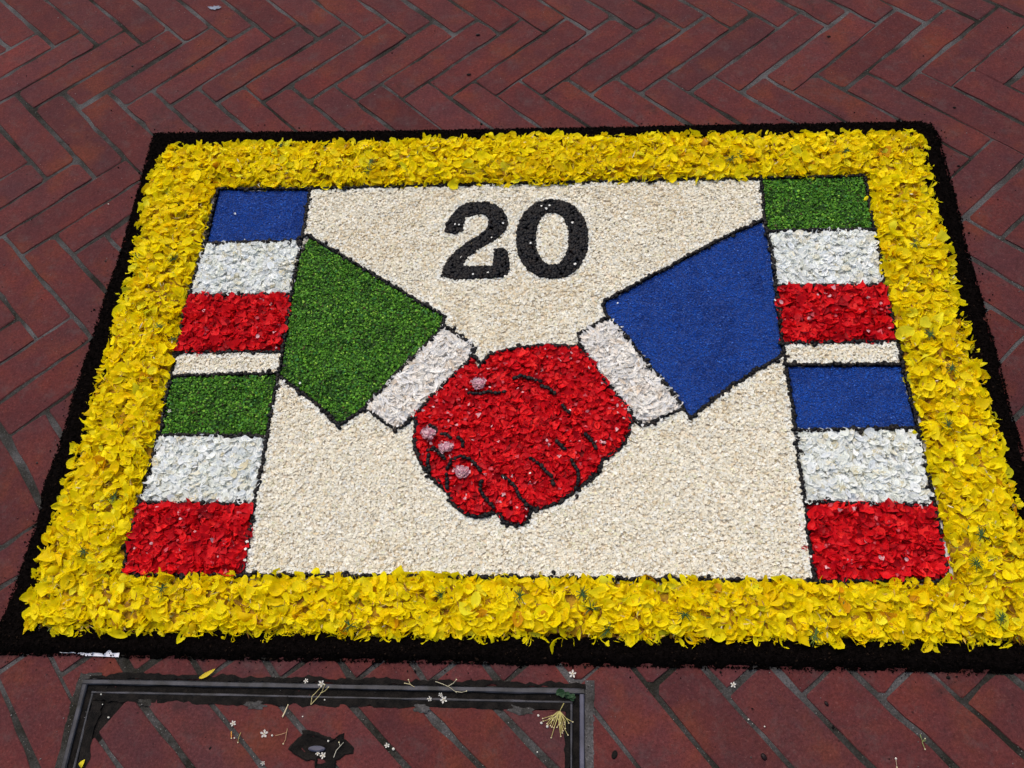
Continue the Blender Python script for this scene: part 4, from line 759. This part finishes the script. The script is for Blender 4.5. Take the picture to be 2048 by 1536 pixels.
# coloured fields
def petals(nm, reg, layers, temps, tints, probs, mat, matb, base_h, top_h, size, tilt, label, cover, singles=0, sname='petal', loose='loose_petals', margin=.0034, jit=.07, pt=None):
    hb = lambda P: base_h + .001 * vnoise(P, .012, 21)
    b = field(nm, reg, .005, hb, carpet, matb, .0044)
    part(b, label)
    n = int(reg.area / cover * layers); P = reg.sample(n, margin); d = reg.dist(P)
    Z = base_h + (top_h - base_h) * rng.random(n) ** .8 * np.clip(.45 + d / .012, 0, 1)
    Rm = rots(rng.random(n)*6.283, rng.normal(0, tilt, n), rng.normal(0, tilt, n))
    flip = rng.random(n) < .25; Rm[flip] = Rm[flip] @ np.diag([1, -1, -1.])
    S = np.clip(rng.normal(size, size*.17, n), size*.5, size*1.5); cidx = pick(probs, n)
    if sname == 'red_petal': S = np.where(cidx >= 5, S * .45, S); Z = np.where(cidx >= 5, top_h + .001, Z)
    ti = rng.integers(0, len(temps), n) if pt is None else pick(pt, n)
    scatter(loose, temps, tints, P, Z, Rm, S, ti, cidx, b, mat, jit, True, singles, sname)
    return b
def white(nm, poly, label, s=0): return petals(nm, Region(poly), 5.2, WT, T_WHT, P_WHT, M_WHT, M_BWHT, .006, .0120, 1.0, .24, label, 1.0e-4, s, 'white_petal', 'loose_white_petals', .0026)
def red(nm, poly, label, s=0, size=1.15, cover=1.25e-4, layers=5.): return petals(nm, Region(poly), layers, RT, T_RED, P_RED, M_RED, M_BRED, .006, .0135, size, .34, label, cover, s, 'red_petal', 'loose_red_petals')
def cream(nm, reg, label, margin=.0024):
    b = field(nm, reg, .006, lambda P: .0070 + .0010*vnoise(P, .014, 31), carpet, M_BCRM, .0044); part(b, label)
    n = int(reg.area / 1.55e-5 * 2.3); P = reg.sample(n, margin); d = reg.dist(P)
    # strays crowd over the dark outline here and there
    Z = .0085 + .0018 * rng.random(n) + .0009 * vnoise(P, .014, 31) + .0014 * vnoise(P, .045, 35)
    Rm = rots(rng.random(n)*6.28, rng.normal(0, .27, n), rng.normal(0, .22, n)); S = np.clip(rng.normal(.72, .11, n), .45, 1.1)
    ci = pick(P_CRM, n)
    w = (vnoise(P, .05, 33) * .6 + vnoise(P, .11, 34)) > .35; ci[w & (rng.random(n) < .20)] = 3
    w = (d < .012) & (rng.random(n) < .6); ci[w] = 4
    scatter('elder_blossoms', ET, T_CRM, P, Z, Rm, S, rng.integers(0, 5, n), ci, b, M_CRM, .06, False)
    n = int(reg.area / 2.2e-5); P = reg.sample(n, margin)
    T_S = A3((.30, .21, .10), (.42, .32, .16), (.16, .11, .06), (.34, .33, .14))
    scatter('stalk_specks', [octa(.0011, .0005, .0005), octa(.0007, .0006, .0006)], T_S, P, .0100 + .0010*rng.random(n) + .0009*vnoise(P, .014, 31) + .0014 * vnoise(P, .045, 35), rots(rng.random(n)*6.28, rng.normal(0, .4, n), rng.normal(0, .4, n)),
            np.clip(rng.normal(1, .3, n), .4, 1.8), rng.integers(0, 2, n), pick(A3(.4, .35, .1, .15), n), b, M_CRM, .1)
    return b
def green(nm, poly, label):
    reg = Region(poly); b = field(nm, reg, .005, lambda P: .0065 + .0012*vnoise(P, .010, 41), carpet, M_BGRN, .0044); part(b, label)
    n = int(reg.area / 1.0e-5 * 2.1); P = reg.sample(n, .0035); cl = vnoise(P, .02, 42)
    Z = .007 + .0045*rng.random(n) + .0012*vnoise(P, .010, 41)
    ci = pick(P_GRN, n); ci[(cl < -.35) & (rng.random(n) < .4)] = 3
    scatter('chopped_leaves', GT, T_GRN, P, Z, rots(rng.random(n)*6.28, rng.normal(0, .55, n), rng.normal(0, .55, n)), np.clip(rng.normal(.95, .2, n), .5, 1.5),
            pick(A3(1, 1, 1, 1, 1, .5), n), ci, b, M_GRN, .12, True)
    return b
def blue(nm, poly, label):
    reg = Region(poly); b = field(nm, reg, .005, lambda P: .0062 + .0010*vnoise(P, .03, 51) + .0006*vnoise(P, .009, 52), carpet, M_BBLU, .0044); part(b, label)
    n = int(reg.area / 3.6e-6 * 1.25); P = reg.sample(n, .0034)
    Z = .0066 + .0013*rng.random(n) + .0010*vnoise(P, .03, 51) + .0006*vnoise(P, .009, 52)
    ci = pick(P_BLU, n); cl = vnoise(P, .028, 53) + .5 * vnoise(P, .007, 54); ci[(cl > .45) & (rng.random(n) < .5)] = 1; ci[(cl < -.4) & (rng.random(n) < .55)] = 2
    out = reg.sample(n // 40, 0.) + rng.normal(0, .004, (n // 40, 2)); m = len(out); P[:m] = np.where((reg.dist(out) < .004)[:, None], out, P[:m]); Z[:m] += .0022
    scatter('dyed_grains', BT, T_BLU, P, Z, rots(rng.random(n)*6.28, rng.normal(0, .5, n), rng.normal(0, .5, n)), np.clip(rng.normal(1, .2, n), .5, 1.6), rng.integers(0, 3, n), ci, b, M_BLU, .12, False)
    return b
SIDE = {'left': ['top', 'second', 'third', 'fourth', 'fifth', 'sixth', 'bottom']}
for side, lst in (('left', D['left_stripes']), ('right', D['right_stripes'])):
    for i, (c, poly) in enumerate(lst):
        w = SIDE['left'][i]; lab = {'blue': 'blue block of dyed grains', 'white': 'white petal block', 'red': 'red petal block', 'cream': 'narrow cream blossom block', 'green': 'green block of chopped leaves'}[c]
        lab = f'{lab}, {w} of the {side} column'; nm = c + '_block'
        if c == 'blue': blue(nm, poly, lab)
        elif c == 'green': green(nm, poly, lab)
        elif c == 'cream': cream(nm, Region(poly), lab)
        elif c == 'white': white(nm, poly, lab, 75 if i > 3 else 0)
        else: red(nm, poly, lab, 70 if i > 5 else 0, 1.25)
green('green_sleeve', D['P_green'], 'green sleeve of the left arm, made of chopped leaves')
blue('blue_sleeve', D['P_blue'], 'blue sleeve of the right arm, made of dyed grains')
for k, l in (('lcuff', 'pinkish white cuff between the green sleeve and the hands'), ('rcuff', 'pinkish white cuff between the blue sleeve and the hands')):
    petals('cuff', Region(D['P_' + k]), 5.5, CT, T_CUF, P_CUF, M_WHT, M_BWHT, .006, .0130, 1.0, .26, l, 7.5e-5, 70, 'cuff_petal', 'loose_cuff_petals', .0022)
hand = red('clasped_hands', D['P_hand'], 'clasped hands shaking, filled with chopped red petals', 150, .92, .9e-4, 5.)
PANEL = np.array(D['panel'])
CL = [D['P_green'], D['P_blue'], D['P_lcuff'], D['P_rcuff'], D['P_hand'], D['two'], D['zero_out']]
iv, rv = np.array(D['outline'][1]), np.array(D['outline'][2])
mid = np.r_[iv, rv[::-1]]
cr = cream('cream_ground', Region(mid, CL), 'cream background of tiny elder blossoms around the hands and numerals', .0022)
cream('zero_core', Region(D['zero_in']), 'cream core inside the zero', .0)
# single blossoms bunched as pink carnation heads: the nails
for (c, r) in D['nails']:
    V, F, off = [], [], 0
    for k in range(70):
        v, f = RT[k % 4]; a = rng.random()*6.28; rr = r * rng.random()**.6 * .8; tl = .3 + .9 * rr / r
        Rq = rots(np.array([a]), np.array([rng.normal(0, .35)]), np.array([-tl * .55]))[0]
        w = (v * .52) @ Rq.T + [c[0] + math.cos(a)*rr*(1+.25*math.sin(3*a)), c[1] + math.sin(a)*rr*.9, .0160 + .004*(1-rr/r) + .0015*rng.random()]
        V += [tuple(x) for x in w]; F += [tuple(int(i)+off for i in q) for q in f]; off += len(v)
    me = tri_mesh('carnation_nail', V, F, np.repeat(np.array([(.66, .38, .43), (.74, .52, .53), (.55, .24, .30)])[rng.integers(0, 3, 70)], [len(RT[k % 4][0]) for k in range(70)], 0)); me.materials.append(M_PNK)
    link('pink_fingernail', me, carpet)

# beans: outlines and numerals
def along(pl, step, jitn):
    pl = np.array(pl); out = []
    for i in range(len(pl)-1):
        a, b = pl[i], pl[i+1]; L = np.linalg.norm(b-a)
        if L < 1e-4: continue
        for t in np.arange(0, L, step):
            p = a + (b-a)*t/L + rng.normal(0, jitn, 2); out.append((p[0], p[1], math.atan2(*(b-a)[::-1]) + rng.normal(0, .35)))
    return out
def beans(nm, L, zf, parent, label, singles, loose='more_coffee_beans', size=.93):
    L = np.array(L); n = len(L); P = L[:, :2]
    Z = zf + rng.normal(0, .0006, n)
    S = np.clip(rng.normal(size, .08, n), .7, 1.25)
    scatter(loose, NT, T_BEAN, P, Z, rots(L[:, 2], rng.normal(0, .22, n), rng.normal(0, .22, n)), S, rng.integers(0, 2, n), pick(P_BEAN, n), parent, M_BEAN, .1, True, singles, 'coffee_bean')
allb = []
for pl in D['outline']:
    b = along(pl, .0066, .0008); allb += b
    allb += [(x + rng.normal(0, .0028), y + rng.normal(0, .0028), a + rng.normal(0, .8)) for x, y, a in b if rng.random() < .42]
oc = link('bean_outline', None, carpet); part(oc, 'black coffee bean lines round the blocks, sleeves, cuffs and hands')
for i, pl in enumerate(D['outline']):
    o = ribbon('gap_shade_line', pl, (.0025, .0025), .0078, M_SOIL_AND_SHADE, oc, .0007, .004, 60 + i); o['kind'] = 'stuff'  # black strip under the beans, painting in the shade of the gaps between them
beans('outline', allb, .0108, oc, None, 180, size=.88)
hb = []
for pl in D['hand_lines']: hb += along(pl, .0068, .0004)
oh = link('finger_lines', None, carpet); part(oh, 'short black coffee bean lines drawing the fingers')
beans('fingers', hb, .0160, oh, None, 60, size=.88)
for nm, reg, rims, lab in (('numeral_two', Region(D['two']), [D['two']], 'black numeral 2 of coffee beans'), ('numeral_zero', Region(D['zero_out'], [D['zero_in']]), [D['zero_out'], D['zero_in']], 'black numeral 0 of coffee beans')):
    b = field(nm, reg, .004, lambda P: .0085 + 0*P[:, 0], carpet, M_SOIL_AND_SHADE, .0044); part(b, lab)
    L = []
    for r_ in rims: L += along(list(r_) + [r_[0]], .0068, .0004)
    n = int(reg.area / 2.2e-5 * 1.5); P = reg.sample(n, .003); L += [(x, y, rng.random()*6.28) for x, y in P]
    beans(nm, L, .0108, b, None, 28)
# stray white blossoms dropped on the beans and fields
for (x, y) in D['strays']:
    v, f = ET[rng.integers(0, 5)]; a = rng.random()*6.28
    v = v @ rots(np.array([a]), np.array([rng.normal(0, .3)]), np.array([.1]))[0].T
    o = bits('stray_blossom', v * rng.uniform(.5, .8), f, (.80, .79, .74), carpet, M_CRM, (x, y, .0165))

# ------------------------------------------------------------------ fallen bits on the paving
ZT = .0036
def blossom(xy, size, label, group, z=ZT, sprig=False):
    V, F = [], []
    for k in range(5):
        a = 2*math.pi*k/5 + rng.normal(0, .1); v, f = sheet(.0050, .0036, obov, .4, .5, 4, 3, 0, .03, int(rng.integers(1e6)))
        v = v + [.0029, 0, .0008]; c, s = math.cos(a), math.sin(a); v = v @ np.array([[c, s, 0], [-s, c, 0], [0, 0, 1]])
        F += [tuple(int(i)+len(V) for i in q) for q in f]; V += [tuple(x*size) for x in v]
    root = link('fallen_blossom', None, None, None, (xy[0], xy[1], z))
    tag(root, label, 'blossom', group)
    bits('petals', V, F, (.74, .71, .64), root, M_WHT)
    v, f = bean(False); bits('flower_centre', v * .18 * size * np.array([1, 1.3, 1.5]) + [0, 0, .0012], f, (.50, .42, .18), root, M_CRM)
    root.rotation_euler = (rng.normal(0, .25), rng.normal(0, .25), rng.random()*6.28)
    return root
GB = 'white blossoms fallen on the paving and manhole cover'
BL = ['tiny white blossom on the upper steel edge of the manhole, left of the forked twig',
      'white blossom at the upper tip of the forked twig on the manhole edge',
      'pinkish white blossom on the second brick of the cover with an orange stalk below it',
      'open white blossom lying flat on the cover brick, left of the bent brown twig',
      'white blossom pair lower in the black lifting hole of the manhole cover',
      'open white blossom right of two others on the inner steel rim of the manhole cover',
      'small crumpled white blossom on the inner manhole rim, left of the open one',
      'tiny white blossom just above the open one on the inner manhole rim',
      'open five-petalled white blossom on the brick at the upper right corner of the manhole frame',
      'white blossom in a paving joint just under the black border, right of the manhole',
      'small white bud-like blossom in the cover joint, left of the round bud',
      'white blossom left in the black lifting hole, under the oval steel bar',
      'single white blossom resting on the left green block of the carpet',
      'tiny white blossom in a cover joint at the lower edge of the photo']
for i, (x, y) in enumerate(D['blossoms']):
    on = (i == 12)
    blossom((x, y), [.7, .95, .8, 1.05, .95, 1.0, .7, .6, 1.1, .8, .7, .65, .7, .6][i] * 1.0, BL[i], GB, .0135 if on else (.0062 if i in (0, 1, 5, 6, 7) else ZT))
BUDL = ['round white bud on the cover brick right of the flat open blossom', 'round white bud in the cover joint right of the small blossom', 'white bud at the upper right edge of the black lifting hole',
        'white bud on the inner manhole rim below the forked twig', 'pale bud on the inner rim near the tubular flower', 'pale bud on a thin stalk at the lower right of the photo', 'white bud in the cover joint at the lower right of the cover',
        'pale bud left of the dried weed tuft, topmost of three', 'small white bud under the pinkish blossom on the cover', 'pale bud left of the dried weed, middle of three', 'pale bud left of the dried weed, lowest of three',
        'white speck of a bud in the dark diagonal joint right of the manhole, upper', 'white speck of a bud in the dark diagonal joint right of the manhole, lower', 'white speck on the bricks left of the carpet near its upper left corner',
        'white bud in the left inner corner of the manhole cover, upper', 'white bud in the left inner corner of the manhole cover, small middle one', 'white bud in the left inner corner of the manhole cover, lower']
for i, (x, y) in enumerate(D['buds']):
    v, f = bean(False); s = [.30, .42, .3, .22, .2, .3, .22, .34, .25, .36, .40, .24, .22, .26, .25, .18, .3][i]
    o = bits('fallen_bud', v * s * np.array([1, 1.25, 1.6]), f, (.76, .73, .64), None, M_WHT, (x, y, ZT + .0008))
    o.rotation_euler = (0, 0, rng.random()*6.28); tag(o, BUDL[i], 'bud', 'pale buds scattered on the paving and manhole cover')
px = D['pix']
def leafy(nm, pts, w, colr, label, cat, z=ZT, fold=.5, mat=None):
    a, m_, b = [np.array(p) for p in (pts[0], pts[1], pts[2])]; V, F = [], []; k = 9
    for i in range(k):
        t = i/(k-1); p = a*(1-t)**2 + 2*(2*m_ - (a+b)/2)*t*(1-t) + b*t*t
        d = 2*(1-t)*(2*m_-(a+b)/2-a) + 2*t*(b-(2*m_-(a+b)/2)); d /= np.linalg.norm(d); nr = np.array([-d[1], d[0]]); h = w * math.sin(math.pi*(.06+.9*t))**.8
        for s in (-1, 0, 1): V.append((p[0]+nr[0]*h*s, p[1]+nr[1]*h*s, z + fold*h*abs(s) + .0035*math.sin(3*t)))
    for i in range(k-1):
        for j in range(2): F.append((i*3+j, (i+1)*3+j, (i+1)*3+j+1, i*3+j+1))
    c = np.mean([a, b], 0); V = [(x-c[0], y-c[1], zz) for x, y, zz in V]
    return tag(bits(nm, V, F, colr, None, mat or M_YEL, (c[0], c[1], 0)), label, cat)
leafy('fallen_petal', px['leaf'], .0032, (.80, .60, .05), 'curled yellow petal on the bricks between the black border and the manhole frame', 'petal')
leafy('fallen_petal', px['leaf2'], .0035, (.80, .66, .03), 'bright yellow petal on the left rim of the manhole at the bottom edge', 'petal')
y0 = np.array(px['ypet'][0]); leafy('fallen_petal', [y0+(-.004, .002), y0, y0+(.003, -.004)], .002, (.8, .62, .02), 'tiny yellow petal fallen on the top left blue block of the carpet', 'petal', .0125)
r0 = np.array(px['red'][0]); leafy('fallen_petal', [r0+(-.0035, -.003), r0, r0+(.003, .004)], .003, (.45, .008, .014), 'small red petal lying in a diagonal joint of the manhole cover', 'petal', mat=M_RED)
s0 = np.array(px['scrap'][0]); leafy('fallen_petal', [s0+(-.007, -.002), s0, s0+(.008, .005)], .0026, (.55, .55, .58), 'greyish white petal on the upper manhole frame, right of the forked twig', 'petal', .006, mat=M_WHT)
p0 = np.array(px['paper'][0]); leafy('paper_scrap', [p0+(-.017, -.006), p0+(.002, .002), p0+(.017, .001)], .005, (.36, .35, .32), 'small ragged scrap of pale paper in a brick joint at the top right', 'litter', mat=M_WHT)
def twig(nm, paths, label, colr=(.42, .36, .16), r=.0006, z=ZT, budc=None, cat='twig'):
    P3 = []
    for pl in paths:
        pl = np.array(pl); out = []
        for i in range(len(pl)):
            out.append((pl[i][0], pl[i][1], z + .0008 + .002*math.sin(i*1.3+.4)**2))
        P3.append(out)
    V, F = tube(P3, r, r*.6, 5); c = np.array(P3[0][0]); root = link('fallen_twig' if nm is None else nm, None, None, None, (c[0], c[1], 0))
    tag(root, label, cat)
    bits('stem', [(v[0]-c[0], v[1]-c[1], v[2]) for v in V], F, colr, root)
    for pl in P3[1:] if len(P3) > 1 else P3:
        e = pl[-1]; v, f = bean(False); bits('bud', v*.2*np.array([1, 1.3, 1.6]) + [e[0]-c[0], e[1]-c[1], e[2]], f, budc or (.62, .55, .32), root)
    return root
twig(None, [px['twig1'], px['twig1b'], px['twig1c']], 'forked pale green twig lying across the manhole frame with blossoms at its tips', z=.005)
twig(None, [px['twig2'], px['twig2b']], 'bent brown twig on the cover brick beside an open white blossom', (.40, .24, .12), .0005)
twig(None, [px['twig3'], px['twig3b']], 'pale twig lying across the black lifting hole of the manhole cover', (.45, .42, .32))
twig(None, [px['twig4'], px['twig4b'], px['twig4c']], 'long grey twig with side shoots on the upper manhole rim, right of centre', (.40, .36, .24), z=.0055)
twig(None, [px['twig5'], px['twig5b']], 'small yellowish twig with a blossom on the upper manhole rim above the joint', (.50, .42, .22), z=.0055)
twig('tubular_flower', [px['tube']], 'withered tubular flower, cream with a brown tip, on the manhole cover', (.60, .50, .30), .0011, cat='flower')
twig(None, [px['org']], 'short orange stalk standing under the pinkish blossom on the cover', (.50, .22, .03), .0009)
twig(None, [px['org2']], 'short yellow brown stalk in the cover joint, right of the orange one', (.36, .27, .08), .0005)
b0 = np.array(px['tuft']); ends = np.array(px['tuftend']); paths = [list(b0)]
knot = b0[1]
for k in range(16):
    e = ends[k % len(ends)] + rng.normal(0, .003, 2); mdl = (knot + e)/2 + rng.normal(0, .0028, 2); paths.append([knot, mdl, e])
    if k % 2: paths.append([mdl, mdl + (e-mdl)*.5 + rng.normal(0, .004, 2)])
twig('dried_weed', paths, 'dried straw yellow weed tuft inside the right corner of the manhole cover', (.42, .36, .12), .0006, .0045, (.60, .50, .28), 'weed')
root = link('green_weed', None, None, None, (px['plant'][0][0], px['plant'][0][1], 0)); tag(root, 'small dark green leafy weed growing in the right corner of the manhole frame', 'weed')
for k, (x, y) in enumerate(px['plant'] * 3):
    a = rng.random()*6.28; v, f = sheet(.010, .0052, oval, .4, .5, 5, 3, 0, .02, k+300); v = v @ rots(np.array([a]), np.array([.2]), np.array([rng.normal(0, .4)]))[0].T
    o = bits('leaf', v + [x-px['plant'][0][0]+rng.normal(0, .002), y-px['plant'][0][1]+rng.normal(0, .002), .006+rng.random()*.003], f, (.022, .055, .022), root, M_GRN)
twig('joint_weed', [px['weed'][:3], [px['weed'][1], px['weed'][3]], [px['weed'][1], (np.array(px['weed'][1]) + (.004, .004)).tolist()]], 'thin green weed sprouting from a joint near the lower right corner', (.22, .26, .08), .0005, cat='weed')
twig('joint_weed', [px['weed2']], 'thin stalk with pale bud at the bottom edge near the right corner', (.40, .30, .20), .0004, cat='weed')
SL = ['dark round spot of dirt on the brick right of the manhole, lower left', 'black oval seed on a brick low in the photo, right of centre', 'black seed on a brick under the black border, right of centre',
      'black shiny seed on the bricks above the carpet, near the top centre', 'dark reddish dropping on the bricks above the carpet, below the black seed', 'small dark speck in a joint at the top, right of centre',
      'black crumb beside the lower border near the right edge, larger', 'black crumb beside the lower border near the right edge, smaller', 'thin dark mark on a brick above the top right carpet corner',
      'tiny dark speck on a brick below the lower border', 'dark speck on the cover brick left of the joint, upper', 'dark speck on the cover brick left of the joint, lower', 'black crumb beside the right border near the upper corner', 'dark smudge on a brick at the top right']
for i, (x, y) in enumerate(D['pix']['seeds']):
    v, f = bean(False); s = [1.2, 1.05, .75, .95, .95, .35, .6, .35, .7, .3, .3, .5, .55, .8][i]; fl = [.25, .8, .8, .9, .2, .6, .9, .9, .15, .8, .3, .3, .9, .15][i]
    o = bits('seed' if i in (1, 2, 3) else 'dirt_speck', v * s * np.array([1, .9, fl]) , f, (.012, .006, .006) if i not in (4, 8, 13) else (.045, .012, .012), None, M_BEAN if i in (1, 2, 3) else M_DIRT, (x, y, ZT - .0006))
    o.rotation_euler = (0, 0, [1.2, -1., -1., .1, .1, 0, 0, 0, 0, 0, .3, 1., 0, 0][i]); tag(o, SL[i], 'seed' if i in (1, 2, 3) else 'speck')
o = blob(D['pix']['stain'], ragged(.016, .006, 22, .25), .0040, M_MARK, 'chalk_smear', .0001); tag(o, 'faint bluish chalk smear on a brick at the top left', 'stain')
